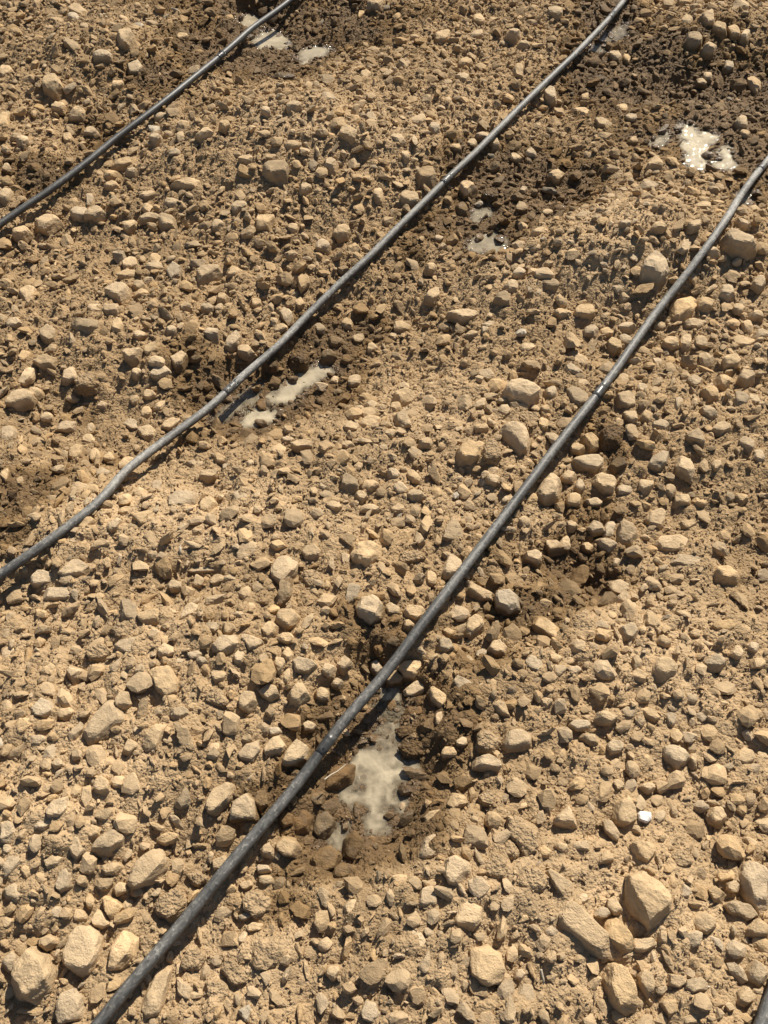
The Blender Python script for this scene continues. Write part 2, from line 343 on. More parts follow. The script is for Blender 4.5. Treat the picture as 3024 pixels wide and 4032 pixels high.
def water_material():
    m, n, l, p = new_mat('milky_water')
    at = n.new('ShaderNodeAttribute'); at.attribute_name = 'tint'       # rgb: silt colour, alpha: how much the silt hides the bottom
    tc = n.new('ShaderNodeTexCoord')
    l.new(at.outputs['Color'], p.inputs['Base Color'])
    p.inputs['Roughness'].default_value = .04; p.inputs['IOR'].default_value = 1.33
    w1 = noise_node(n, l, tc.outputs['Object'], 45, 2, .5); w2 = noise_node(n, l, tc.outputs['Object'], 160, 2, .5)
    h = math_node(n, l, 'MULTIPLY_ADD', w2, .25); l.new(w1, h.node.inputs[2])
    b = n.new('ShaderNodeBump'); b.inputs['Distance'].default_value = .0042; b.inputs['Strength'].default_value = .7; l.new(h, b.inputs['Height']); l.new(b.outputs[0], p.inputs['Normal'])
    tr = n.new('ShaderNodeBsdfTransparent'); gl = n.new('ShaderNodeBsdfGlossy'); gl.inputs['Roughness'].default_value = .04; l.new(b.outputs[0], gl.inputs['Normal'])
    fr = n.new('ShaderNodeFresnel'); fr.inputs['IOR'].default_value = 1.33; l.new(b.outputs[0], fr.inputs['Normal'])
    clear = n.new('ShaderNodeMixShader'); l.new(fr.outputs[0], clear.inputs[0]); l.new(tr.outputs[0], clear.inputs[1]); l.new(gl.outputs[0], clear.inputs[2])
    mx = n.new('ShaderNodeMixShader'); l.new(at.outputs['Alpha'], mx.inputs[0]); l.new(clear.outputs[0], mx.inputs[1]); l.new(p.outputs[0], mx.inputs[2])
    l.new(mx.outputs[0], n['Material Output'].inputs['Surface'])
    return m
MAT_WATER = water_material()

m, n, l, p = new_mat('clear_water_drops')
p.inputs['Base Color'].default_value = (.9, .95, 1, 1); p.inputs['Roughness'].default_value = .02; p.inputs['IOR'].default_value = 1.33; p.inputs['Transmission Weight'].default_value = 1
MAT_DROP = m
m, n, l, p = new_mat('bleached_twig')
tc = n.new('ShaderNodeTexCoord'); f = noise_node(n, l, tc.outputs['Object'], 300, 4)
cr = n.new('ShaderNodeValToRGB'); cr.color_ramp.elements[0].color = (.22, .17, .11, 1); cr.color_ramp.elements[1].color = (.62, .54, .42, 1); l.new(f, cr.inputs[0]); l.new(cr.outputs[0], p.inputs['Base Color']); p.inputs['Roughness'].default_value = .8
MAT_TWIG = m

# ------------------------------------------------------------------ mesh helpers
def mesh_obj(name, V, F, tint, mat, parent=None, smooth_on=True, loc=(0, 0, 0)):
    V = np.ascontiguousarray(V, np.float32); F = np.ascontiguousarray(F, np.int32)
    me = bpy.data.meshes.new(name)
    me.vertices.add(len(V)); me.vertices.foreach_set('co', V.ravel())
    k = F.shape[1]
    me.loops.add(F.size); me.loops.foreach_set('vertex_index', F.ravel())
    me.polygons.add(len(F)); me.polygons.foreach_set('loop_start', np.arange(0, F.size, k, dtype=np.int32))
    me.polygons.foreach_set('use_smooth', np.full(len(F), smooth_on, bool))
    me.update(calc_edges=True)
    if tint is not None:
        a = me.attributes.new('tint', 'FLOAT_COLOR', 'POINT')
        a.data.foreach_set('color', np.ascontiguousarray(tint, np.float32).ravel())
    me.materials.append(mat)
    o = bpy.data.objects.new(name, me); COL.objects.link(o)
    o.location = loc
    if parent is not None: o.parent = parent
    return o

def ico(level):
    bm = bmesh.new(); bmesh.ops.create_icosphere(bm, subdivisions=level, radius=1.0)
    V = np.array([v.co[:] for v in bm.verts]); F = np.array([[v.index for v in f.verts] for f in bm.faces]); bm.free()
    return V, F
ICO = {k: ico(k) for k in (1, 2, 3, 4, 5)}

def stone_surface(D, N, d, p):
    q = np.maximum(D @ N.T, 0) / d
    return np.power(np.sum(q ** p, 1), -1.0 / p)

# ------------------------------------------------------------------ colours (dry, linear)
SOIL = np.array([.412, .294, .170]); STONE = np.array([.520, .384, .230])
def stone_tint(r, flag=''):
    v = r.normal(1, .06); c = STONE * v
    h = r.normal(0, 1)
    c = c * np.array([1 + .025 * h, 1, 1 - .045 * h])
    if r.random() < .15: c = c * np.array([.93, .95, .98])
    if 'c' in flag: c = SOIL * r.normal(1.0, .05)
    if 'o' in flag: c = np.array([.48, .33, .18])
    if 'q' in flag: c = np.array([.80, .77, .72])
    if 'd' in flag: c = c * .72  # brown stones, and shade painted into those standing in shadow
    if 'l' in flag: c = c * 1.12
    return np.clip(c, .03, .85)

# ------------------------------------------------------------------ ground sheet
def axis(lo, hi, step, far):
    core = np.arange(lo, hi + step * .5, step)
    g = step * 1.35 ** np.arange(1, 40); out = np.cumsum(g); out = out[out < far]
    return np.concatenate([lo - out[::-1], core, hi + out])
GS = .0055
gx = axis(-1.45, 1.45, GS, 60); gy = axis(-.30, 2.95, GS, 60)
X, Y = np.meshgrid(gx, gy); xf, yf = X.ravel(), Y.ravel()
gz = height(xf, yf)
wet_g = wetness(xf, yf)
tone = 1 + .10 * noise2(xf, yf, 6, 31) + .08 * noise2(xf, yf, 25, 32) + .08 * noise2(xf, yf, 120, 33)
tone = tone * (1 + .12 * dryness(xf, yf))
gt = np.concatenate([SOIL[None] * tone[:, None], wet_g[:, None]], 1)
nx, ny = len(gx), len(gy)
idx = np.arange(nx * ny).reshape(ny, nx)
GF = np.stack([idx[:-1, :-1], idx[:-1, 1:], idx[1:, 1:], idx[1:, :-1]], -1).reshape(-1, 4)
ground = mesh_obj('ground', np.stack([xf, yf, gz], 1), GF, gt, MAT_SOIL)
ci = np.where((gx > -1.4505) & (gx < 1.4505))[0]; cj = np.where((gy > -.3005) & (gy < 2.9505))[0]
HZ = gz.reshape(ny, nx)[np.ix_(cj, ci)]; WZ = wet_g.reshape(ny, nx)[np.ix_(cj, ci)]; GX0, GY0 = gx[ci[0]], gy[cj[0]]
def lookup(G, x, y):
    u = np.clip((x - GX0) / GS, 0, G.shape[1] - 1.001); v = np.clip((y - GY0) / GS, 0, G.shape[0] - 1.001)
    i = u.astype(int); j = v.astype(int); fu = u - i; fv = v - j
    return G[j, i] * (1 - fu) * (1 - fv) + G[j, i + 1] * fu * (1 - fv) + G[j + 1, i] * (1 - fu) * fv + G[j + 1, i + 1] * fu * fv
ground['kind'] = 'structure'; ground['label'] = 'dry crumbly tan soil with dark damp patches along the hoses'

# ------------------------------------------------------------------ puddles
for P, zw, label, milk in PUD:
    lo = P.min(0) - .03; hi = P.max(0) + .03
    ax = np.arange(lo[0], hi[0], .004); ay = np.arange(lo[1], hi[1], .004)
    A, B = np.meshgrid(ax, ay); s = poly_sd(A.ravel(), B.ravel(), P)
    hh = height(A.ravel(), B.ravel())
    depth = zw - hh
    keep = (s > -.022).reshape(A.shape)
    ii = np.arange(A.size).reshape(A.shape)
    cell = keep[:-1, :-1] & keep[:-1, 1:] & keep[1:, 1:] & keep[1:, :-1]
    Fq = np.stack([ii[:-1, :-1], ii[:-1, 1:], ii[1:, 1:], ii[1:, :-1]], -1)[cell]
    used = np.unique(Fq); remap = -np.ones(A.size, int); remap[used] = np.arange(len(used))
    c = P.mean(0)
    V = np.stack([A.ravel() - c[0], B.ravel() - c[1], np.zeros(A.size)], 1)[used]
    silt = np.clip((depth[used] + .0006) / .0085, 0, 1) ** .8 * .95 * milk * (.86 + .14 * noise2(A.ravel()[used], B.ravel()[used], 60, 74))
    t = np.concatenate([np.tile(np.array([.50, .425, .295]) * (1.0 if label.startswith('large milky') else 1.18), (len(used), 1)), silt[:, None]], 1)
    o = mesh_obj('puddle', V, remap[Fq], t, MAT_WATER, loc=(c[0], c[1], zw))
    o['label'] = label; o['kind'] = 'structure'; o['group'] = 'puddles of dripped water'

# ------------------------------------------------------------------ hoses
def catmull(P, per=10):
    P = np.asarray(P, float); Q = np.vstack([2 * P[0] - P[1], P, 2 * P[-1] - P[-2]]); out = []
    for i in range(1, len(Q) - 2):
        a, b, c, d = Q[i - 1:i + 3]
        for t in np.linspace(0, 1, per, endpoint=False):
            out.append(.5 * ((2 * b) + (-a + c) * t + (2 * a - 5 * b + 4 * c - d) * t * t + (-a + 3 * b - 3 * c + d) * t ** 3))
    out.append(P[-1]); return np.array(out)

def resample(P, step):
    s = np.concatenate([[0], np.cumsum(np.linalg.norm(np.diff(P, axis=0), axis=1))])
    k = np.linspace(0, s[-1], max(4, int(s[-1] / step)))
    return np.stack([np.interp(k, s, P[:, i]) for i in range(P.shape[1])], 1)

def tube(P, rad, sides=20, cap=True):
    P = np.asarray(P, float); T = np.gradient(P, axis=0); T /= np.linalg.norm(T, axis=1)[:, None]
    up = np.array([0, 0, 1.0]); S = np.cross(T, up); S /= np.linalg.norm(S, axis=1)[:, None] + 1e-9; U = np.cross(S, T)
    rad = np.broadcast_to(rad, (len(P),))
    a = np.linspace(0, 2 * np.pi, sides, endpoint=False)
    V = (P[:, None] + rad[:, None, None] * (np.cos(a)[None, :, None] * S[:, None] + np.sin(a)[None, :, None] * U[:, None])).reshape(-1, 3)
    i = np.arange(len(P) - 1)[:, None] * sides; j = np.arange(sides)[None]; k = (j + 1) % sides
    F = np.stack([i + j, i + sides + j, i + sides + k, i + k], -1).reshape(-1, 4)
    if cap:
        n0 = len(V); V = np.vstack([V, P[0], P[-1]])
        e0 = np.stack([np.full(sides, n0), j[0], k[0], np.full(sides, n0)], 1); e1 = np.stack([np.full(sides, n0 + 1), k[0] + (len(P) - 1) * sides, j[0] + (len(P) - 1) * sides, np.full(sides, n0 + 1)], 1)
        tri = [tuple(r[:3]) for r in np.vstack([e0, e1])]
    else: tri = []
    return V, F, tri

def tube_obj(name, P, rad, tint_fn, mat, parent, sides=20, loc=(0, 0, 0)):
    V, F, tri = tube(P, rad, sides)
    me = bpy.data.meshes.new(name); L = np.array(loc)
    me.from_pydata((V - L).tolist(), [], F.tolist() + tri); me.update()
    me.polygons.foreach_set('use_smooth', np.ones(len(me.polygons), bool))
    if tint_fn is not None:
        a = me.attributes.new('tint', 'FLOAT_COLOR', 'POINT'); a.data.foreach_set('color', np.ascontiguousarray(tint_fn(V), np.float32).ravel())
    me.materials.append(mat); o = bpy.data.objects.new(name, me); COL.objects.link(o)
    if parent is not None: o.parent = parent
    else: o.location = loc
    return o

hose_info = {'A': ('thin black drip hose crossing the upper left corner, glossy, farthest of the hoses', (.75, .75)),
             'B': ('dusty grey drip hose running from the left edge to the top edge', (1.3, 2.4)),
             'C': ('long speckled black drip hose running from the bottom edge past the large puddle', (.95, 2.5)),
             'D': ('short end of dusty hose cutting the bottom right corner', (1.6, 1.6))}
emit_px = {'A': [(860, 190)], 'B': [(1780, 698), (955, 1498), (2425, 40)], 'C': [(1302, 2950), (2350, 1555), (2985, 672)], 'D': []}
hose_path = {}
for key, line in hose_px.items():
    L = np.array(line, float); L[1:-1] = .25 * L[:-2] + .5 * L[1:-1] + .25 * L[2:]; L[1:-1] = .25 * L[:-2] + .5 * L[1:-1] + .25 * L[2:]; z = np.full(len(L), .02)
    for _ in range(4):
        x, y = pix(L[:, 0], L[:, 1], z)
        z = np.maximum(base0(x, y) + HOSE_R + .015, height(x, y, False) + HOSE_R + .004)
    P = resample(catmull(np.stack([x, y, z], 1)), .02)
    P[:, 2] = np.maximum(P[:, 2], height(P[:, 0], P[:, 1], False) + HOSE_R + .003)
    ker = np.hanning(23)[1:-1]; ker /= ker.sum(); zs = np.convolve(np.pad(P[:, 2], 10, 'edge'), ker, 'valid'); P[:, 2] = zs
    P = resample(catmull(P[::5] if len(P) % 5 == 1 else np.vstack([P[::5], P[-1:]]), 8), .008)
    hose_path[key] = P
    mid = P[len(P) // 2].copy(); mid[2] -= HOSE_R
    root = bpy.data.objects.new('irrigation_hose', None); COL.objects.link(root); root.location = mid
    root.empty_display_size = .05
    lab, dust = hose_info[key]
    root['label'] = lab; root['category'] = 'hose'; root['group'] = 'drip irrigation hoses'
    em = []
    for ex, ey in emit_px[key]:
        wx, wy = pix(ex, ey, .02); em.append(np.argmin(np.hypot(P[:, 0] - wx, P[:, 1] - wy)))
    E = np.array([P[i] for i in em]) if em else np.zeros((0, 3))
    def tint(V, E=E, dust=dust):
        w = np.zeros(len(V))
        for e in E:
            w = np.maximum(w, .6 - .6 * smooth(.004, .032, np.linalg.norm(V - e, axis=1) + .008 * noise2(V[:, 0], V[:, 1], 120, 5)))
        g = (dust[0] + (dust[1] - dust[0]) * smooth(.3, 1.5, V[:, 1])) * (1 + .35 * noise2(V[:, 0], V[:, 1], 7, 41))
        along = V[:, 0] * .66 + V[:, 1] * .75
        return np.stack([g, along, g, w], 1)
    wob = HOSE_R * (1 + .018 * noise2(P[:, 0], P[:, 1], 40, 9))
    tb = tube_obj('tube', P - mid, wob, lambda V, mid=mid: tint(V + mid), MAT_HOSE, root, 24)
    for i in em:        # each drip emitter: a slightly swollen wet collar with its outlet
        seg = P[max(0, i - 2):i + 3]
        r = HOSE_R + np.array([.0001, .0003, .0004, .0003, .0001])[:len(seg)]
        e = tube_obj('emitter', seg - mid, r, lambda V, mid=mid: np.maximum(tint(V + mid), [0, -9, 0, .3]), MAT_HOSE, root, 24)
        for q in range(3):
            D, F = ICO[2]
            a = rng.uniform(.2, 2.4); off = rng.integers(-2, 3)
            c0 = P[np.clip(i + off, 0, len(P) - 1)]; T = P[min(i + 1, len(P) - 1)] - P[i - 1]; T /= np.linalg.norm(T); S = np.cross(T, [0, 0, 1]); S /= np.linalg.norm(S); U = np.cross(S, T)
            pos = c0 + (HOSE_R + .0008) * (math.cos(a) * S + math.sin(a) * U) - mid
            mesh_obj('water_drop', D * np.array([.0022, .0022, .0017]) * rng.uniform(.6, 1.1) + pos, F, None, MAT_DROP, e)


# ------------------------------------------------------------------ stones read off the photograph
# per tile: ellipses (x, y, width, height, turn) or outlines [(x, y) ...]; flags w wet, c clod, o orange, q white, l pale, d dark (brown, some with shade painted in); hand-written labels where a stone stands out
S = {}
S[1] = [([(300,10),(330,5),(395,70),(385,95),(350,75),(295,35)],'','long tan slab tilted downhill near the top left corner'),
 (320,80,70,45,-25),(370,115,60,40,0),([(500,155),(530,135),(575,140),(585,175),(560,215),(515,205)],'','rounded tan stone alone on dark soil left of the farthest hose'),
 (305,185,85,45,-35),([(545,285),(600,260),(625,300),(600,330),(560,330)],'','flat-topped angular stone at the edge of the damp soil left of the farthest hose'),
 ([(180,370),(205,335),(260,340),(278,380),(245,415),(190,405)],'','bulky brown stone near the left edge above the farthest hose'),
 (440,240,95,45,0),(530,80,50,40,-20),(785,155,50,40,0),(25,310,60,75,0),(15,520,50,100,0),(340,500,85,55,0),(400,580,85,50,-10),(290,590,50,55,20),(100,615,65,50,-30),(510,370,60,45,0),(255,460,70,45,0),
 (690,500,70,40,10),(670,600,60,60,0),(780,590,50,60,0),(885,585,90,50,5),(530,700,100,50,20),(570,735,60,40,0),(475,750,80,50,10),(1060,685,80,45,-10),
 ([(1130,735),(1160,700),(1210,690),(1250,735),(1240,770),(1190,785),(1150,765)],'d','broad dark brown stone midway between the farthest and middle hoses'),
 ([(735,780),(860,768),(862,805),(840,840),(800,820),(735,815)],'l','pale flat rectangular slab between the farthest and middle hoses'),
 (740,875,70,50,0),(640,840,90,40,20),(720,960,85,85,0),(645,940,90,50,10),(560,970,70,55,20),(940,970,65,50,0),(1035,890,75,55,15),([(1105,940),(1185,930),(1190,965),(1165,1005),(1105,1005)],'','flat grey-tan wedge stone with a straight right edge'),
 (1320,810,55,55,0),(1430,710,70,60,30),(1510,580,85,70,-15),(1415,425,85,50,-10),(1265,625,80,40,0),(1630,835,60,75,0),(1395,1065,75,65,0),(1230,330,120,50,0,'wd'),(1400,295,50,50,0,'d'),(1580,325,50,70,0),(1600,415,55,40,0),(1620,35,75,75,0),(1560,60,40,55,0),(90,1005,90,55,0),(200,960,110,90,0),
 (345,920,90,60,0),(410,925,110,60,-5),(480,800,70,40,0),(385,850,40,90,0),(1480,995,80,70,0),(1265,990,60,50,0),(30,720,60,60,0),(25,835,60,70,0),(970,540,60,50,0),(1150,475,60,40,0),(1270,460,70,45,10)]
S[2] = [([(215,150),(265,120),(288,140),(280,170),(255,190),(220,180)],'','upright angular stone near the top centre'),(265,190,50,45,0),(400,145,70,40,20),(350,275,75,55,25),(340,335,75,50,-25),(580,315,55,75,0),(410,80,70,60,0),(740,60,70,50,0),(560,155,75,50,0),(605,195,50,40,0),
 ([(680,400),(705,375),(745,395),(745,445),(720,455),(695,440)],'','faceted tan stone touching the right side of the middle hose'),(850,490,100,40,-20,'l'),([(905,520),(940,500),(990,540),(970,560),(925,555)],'','smooth almond-shaped stone right of the middle hose'),
 (865,420,45,60,-40),(1030,470,60,50,10),(1065,505,55,40,0),(1080,605,45,50,0),(1000,240,60,45,-20),(1050,245,40,50,0),([(1295,160),(1365,150),(1378,175),(1370,205),(1335,220),(1290,200)],'d','blocky square brown stone near the top right corner'),
 (1405,215,75,60,10),(1400,80,75,75,0),(1310,90,60,60,0),(1450,130,75,75,0),(1510,135,60,65,0),(1560,150,45,60,-30),(1490,275,55,75,10),(1400,325,50,45,0),(1370,355,60,35,0),(1600,370,65,80,20),(1545,530,65,60,0),(1565,575,55,40,20),(1230,20,60,50,0,'d'),(1300,15,70,50,0,'d'),(1540,40,90,60,20),
 (150,520,75,65,0),(215,555,55,60,40),(60,600,80,50,-30),(310,640,60,45,0),(380,615,55,45,-30),(425,585,70,35,0),(480,620,50,50,-20),(570,685,75,40,-10),(630,660,60,45,-10),
 ([(130,755),(160,728),(205,725),(230,770),(205,800),(150,795)],'d','dark brown boulder left of the middle hose, above its emitter'),(110,860,85,65,0),([(325,825),(335,795),(385,800),(408,822),(375,850),(345,860)],'l','pale dry stone beside the emitter of the middle hose'),(335,900,55,65,30,'w'),(455,840,80,75,0,'wc'),(600,820,50,50,0),(595,895,55,65,0,'d'),
 (745,765,75,60,0),(705,915,60,35,0),([(635,1000),(670,975),(715,985),(715,1010),(670,1030),(645,1025)],'l','pale dry stone right of the sparkling shallow puddle'),(650,1060,60,50,0),(600,1040,50,50,0,'w'),(770,895,70,50,0,'wc'),(975,910,55,40,0),(1020,880,70,55,0),(1140,815,90,60,15),
 (1170,710,80,55,25),(1240,880,90,50,15),(1375,885,100,45,5),(1200,850,70,30,25),(1340,970,70,40,25),(1070,850,80,40,-20),(860,930,90,40,20),(1045,960,60,35,0),(1050,1060,70,45,0),
 ([(1450,1035),(1475,1005),(1530,1000),(1600,1030),(1612,1070),(1560,1095),(1500,1095),(1465,1070)],'l','smooth pale oval boulder at the right edge beside the nearest hose'),(1410,1085,80,50,0),(1600,910,60,50,0),(1190,975,90,40,5),(90,670,50,50,0),(235,1025,45,35,0),(255,1060,45,35,0),(1550,960,70,40,0),(275,435,55,35,0),(130,160,60,30,0)]
S[3] = [([(445,165),(500,118),(555,125),(558,170),(530,215),(480,195)],'','chunky tan stone with a pale upper face in the upper left field'),(595,125,60,50,0),(610,160,65,45,10),(410,225,75,50,-20),(480,230,85,60,-20),([(300,290),(340,275),(430,290),(425,320),(390,348),(335,335)],'d','wide stone with a pale rim and brown face in the left field'),
 ([(165,310),(200,290),(240,320),(235,360),(205,372),(175,350)],'','roundish tan stone with a dark shadow below near the left edge'),(120,165,85,95,0),(60,285,85,60,0),(195,450,110,60,-5),([(80,545),(120,448),(150,480),(140,530),(105,555)],'l','narrow pale triangular shard near the left edge'),(105,430,60,55,0),
 ([(842,75),(880,45),(955,40),(962,75),(925,105),(860,140)],'','long rough stone at the upper middle, left of the middle hose'),(1010,70,75,50,0),(1060,90,55,45,-20),([(715,70),(745,15),(785,45),(780,95),(745,120)],'','tall flat triangular stone left of the middle hose'),(665,50,75,60,0),(560,30,85,65,0),(550,85,80,50,10),(960,180,80,60,-20),(800,220,70,50,10),(895,215,60,45,0),(945,215,50,40,0),(1105,200,50,55,0),
 (1240,255,60,85,30),(1295,200,55,50,-30),(1210,310,75,45,15),([(970,395),(985,345),(1020,315),(1042,345),(1030,380),(1000,400)],'','leaning angular stone just left of the damp soil by the middle hose'),(1065,410,80,75,-40),(910,335,80,60,0),(740,315,60,50,0),(505,295,55,85,0),(600,335,60,35,0),(575,425,95,70,20),(680,455,80,55,0),(655,400,60,75,-30),(695,500,115,60,15),(770,440,80,90,0),(590,500,50,50,0),
 ([(310,560),(340,500),(385,480),(440,510),(432,560),(385,588),(340,585)],'c','large crumbly round clod in the left field'),(300,510,75,75,0),([(25,625),(50,575),(100,570),(155,615),(140,645),(70,660),(25,645)],'','wide domed stone at the left edge'),(150,580,70,55,-30),(200,690,65,45,0),([(0,735),(40,715),(70,755),(70,800),(35,815),(0,805)],'','egg-shaped stone cut by the left edge'),
 (285,735,100,55,0),(390,740,60,50,0),(380,790,70,60,0),(445,640,60,50,0),(640,590,65,50,0),(580,610,50,60,0),(690,645,70,50,0),(760,625,75,35,0),(630,670,50,70,-40),(565,725,90,50,-25),([(590,730),(635,718),(688,775),(680,805),(630,810),(600,770)],'','large smooth-faced stone close to the left side of the middle hose'),(740,730,105,65,15),
 ([(512,885),(545,850),(590,868),(580,905),(550,930),(515,925)],'l','pale stone leaning against the left side of the middle hose'),(325,840,80,75,0),(410,855,55,75,0),(470,865,50,60,0),(255,920,60,50,0),(440,935,90,55,0),(350,1000,100,70,0),(20,940,50,80,0),(225,1045,75,45,0,'d'),
 (1285,450,110,100,0,'wc'),(1420,430,75,60,0,'w'),(1500,440,60,55,0,'w'),(1605,400,70,60,20),(1550,355,65,50,0),(1450,370,80,60,0,'w'),(1500,290,55,60,0),(1385,310,60,50,0,'d'),(1450,540,60,50,0),(1535,545,65,80,0),([(1540,715),(1585,680),(1640,690),(1640,720),(1590,748),(1560,735)],'l','pale flat stone overlapping another right of the cream puddle by the middle hose'),(1520,735,90,55,0),
 (1310,810,110,55,10),(1500,810,80,40,0),(1240,785,60,30,0),(900,945,100,55,0),(980,905,70,35,0),(1040,1040,80,90,40),([(725,1035),(780,1010),(845,1015),(850,1070),(825,1105),(730,1105)],'','big rough-faced blocky stone in the dry ground right of the middle hose'),(895,1075,75,80,0),(1400,985,65,55,0),([(1470,955),(1500,935),(1545,965),(1548,1010),(1500,1020),(1472,1000)],'d','brown angular stone at the centre of the picture'),
 (1560,1030,60,60,0),(1600,985,80,60,0),(675,1000,60,70,0),(600,1030,75,60,0),(1130,1000,70,45,0),(955,870,70,50,-20),(840,890,110,40,0),(1440,1070,75,50,0),(1590,1085,100,50,0),(540,1090,70,40,0),(1180,470,50,55,0,'wd'),(1130,640,60,60,0,'wo')]
S[4] = [([(1085,65),(1105,10),(1145,0),(1215,35),(1235,75),(1180,140),(1100,125)],'l','big pale rounded boulder touching the left side of the nearest hose, upper right'),([(1235,235),(1240,205),(1345,155),(1370,195),(1330,250),(1270,290),(1240,280)],'l','long pale slab right of the nearest hose, upper right'),(1385,205,85,70,20),(1350,285,110,55,0),(1010,135,85,60,0),(1040,175,60,50,30),
 ([(820,245),(850,205),(905,210),(915,250),(890,272),(830,272)],'','blocky brown stone midway between the middle and nearest hoses'),(770,245,95,45,0),(720,115,95,50,0,'d'),(690,80,80,65,0),(550,125,80,65,20),([(470,190),(490,160),(540,148),(555,190),(545,225),(510,225)],'d','dark shaded angular stone right of centre, above the pale flat one'),(525,235,50,50,0),(585,65,60,50,0),(660,155,65,45,0),
 ([(275,245),(300,228),(405,230),(415,255),(390,280),(330,285)],'l','pale flat-topped oblong stone right of the damp hollow at the centre'),([(165,190),(200,140),(240,125),(245,180),(215,205)],'','tilted flat stone on fine damp soil right of the middle hose'),(205,50,55,65,30),(75,305,90,60,-10),(40,340,50,40,0),(380,335,80,40,10),(440,320,45,40,0),(455,290,70,35,0),(625,390,75,45,20),(895,325,75,55,15),(965,325,60,50,0),(1050,300,85,50,0),
 ([(775,445),(800,418),(860,415),(888,440),(880,475),(840,470)],'','upper of two stacked stones left of the nearest hose'),(820,490,100,60,-10),([(515,580),(540,540),(610,530),(672,570),(670,615),(620,650),(560,640),(520,610)],'l','large pale round-edged flat boulder, upper of the two biggest left of the nearest hose'),
 ([(500,770),(500,725),(540,712),(635,735),(630,770),(640,800),(620,850),(580,855),(545,815)],'l','large pale jagged boulder, lower of the two biggest left of the nearest hose'),([(315,870),(320,825),(370,788),(425,830),(415,865),(375,895),(330,890)],'','pointed brown stone just below the large pale jagged boulder'),
 ([(400,895),(435,800),(490,800),(515,860),(480,900)],'c','half-buried crumbly stone between the pointed brown stone and the pale jagged boulder'),(85,620,120,90,-10),(50,650,60,60,0),([(45,680),(80,650),(110,690),(125,745),(80,755),(50,725)],'','tall slanting stone with a bright face near the centre'),([(785,570),(830,555),(890,590),(880,640),(840,660),(800,630)],'d','shaded brown stone wedged against the left side of the nearest hose'),
 (855,550,80,50,0),(725,580,60,60,-40),(700,655,50,40,0),(630,690,90,80,0,'c'),(690,720,60,65,0),(440,510,80,60,0),(205,560,60,55,0),(305,550,60,50,0),(410,580,60,50,0),(415,635,70,55,0),(420,735,65,50,0),([(815,885),(850,855),(920,845),(955,875),(950,905),(915,935),(850,915)],'l','smooth pale oval stone right of the nearest hose at the centre'),
 ([(1005,590),(1050,575),(1095,605),(1090,650),(1050,665),(1015,640)],'','rounded tan stone right of the drip emitter of the nearest hose'),(1120,570,60,60,0),([(960,370),(985,345),(1025,365),(1030,410),(995,425),(965,405)],'','stone pressed against the left side of the nearest hose above its emitter'),(1040,355,60,60,0),(1030,530,60,80,-30),([(1195,385),(1215,355),(1275,350),(1280,395),(1240,412),(1205,400)],'','tan oval stone, first of three in a row right of the nearest hose'),
 (1305,370,60,85,0),(1370,370,75,70,0),([(1500,350),(1530,335),(1605,355),(1610,375),(1570,400),(1510,395)],'l','pale flat oval stone near the right edge, upper right field'),(1630,340,75,60,0),(1610,250,65,50,0),(1575,300,65,70,0),(1535,220,60,45,0),(1480,155,70,85,0),(1620,110,65,70,30),([(1455,460),(1480,425),(1530,420),(1550,450),(1530,485),(1470,490)],'','sloping tan stone in the stony ground near the right edge'),(1570,530,80,85,0),(1465,540,75,75,0),(1345,540,75,60,20),(1185,455,75,40,-15),
 (1195,300,60,40,10),([(1370,575),(1400,550),(1445,575),(1450,610),(1405,625)],'','kite-shaped stone in the stony ground right of the nearest hose'),(1275,630,60,75,10),(1540,625,80,100,10,'d'),(1600,620,70,60,0),(1070,690,75,55,-20),(1140,690,60,60,0),(1200,725,85,60,0),([(1140,910),(1160,860),(1200,832),(1240,850),(1225,890),(1190,925)],'','slanted brown stone right of centre among wet pebbles'),([(1260,900),(1275,850),(1325,865),(1348,930),(1335,970),(1265,930)],'','leaning stone with a pale edge beside the slanted brown stone'),
 (1355,780,90,80,0),(1460,740,90,60,15),(1405,670,80,60,-20),(1570,810,70,75,30),([(855,770),(900,755),(925,790),(925,830),(890,840),(865,800)],'','brown stone standing beside the right side of the nearest hose'),(840,825,80,50,0),(985,780,130,120,0,'wc'),([(640,1050),(690,960),(730,920),(768,965),(750,1045),(690,1075)],'l','large pale tilted stone touching the right side of the nearest hose'),
 (545,1050,85,55,0),(1010,900,100,70,0,'wd'),(800,950,70,60,0),(850,985,50,65,0),(950,980,110,90,-20),(1040,1005,80,55,0),(1130,990,75,75,20),(820,1050,80,70,20),(905,1060,80,60,0),(1240,1010,60,60,0),(1290,1050,85,65,0),(1370,1055,70,45,0),(130,945,85,50,-45),(40,935,65,55,-40),(140,1030,100,60,-5),(70,1000,70,60,0),(60,1085,90,45,0),(25,760,65,55,0),(180,800,60,50,0),(470,960,75,50,-10),(1550,1040,75,60,0),(1620,860,60,80,0),(1440,900,60,50,0)]
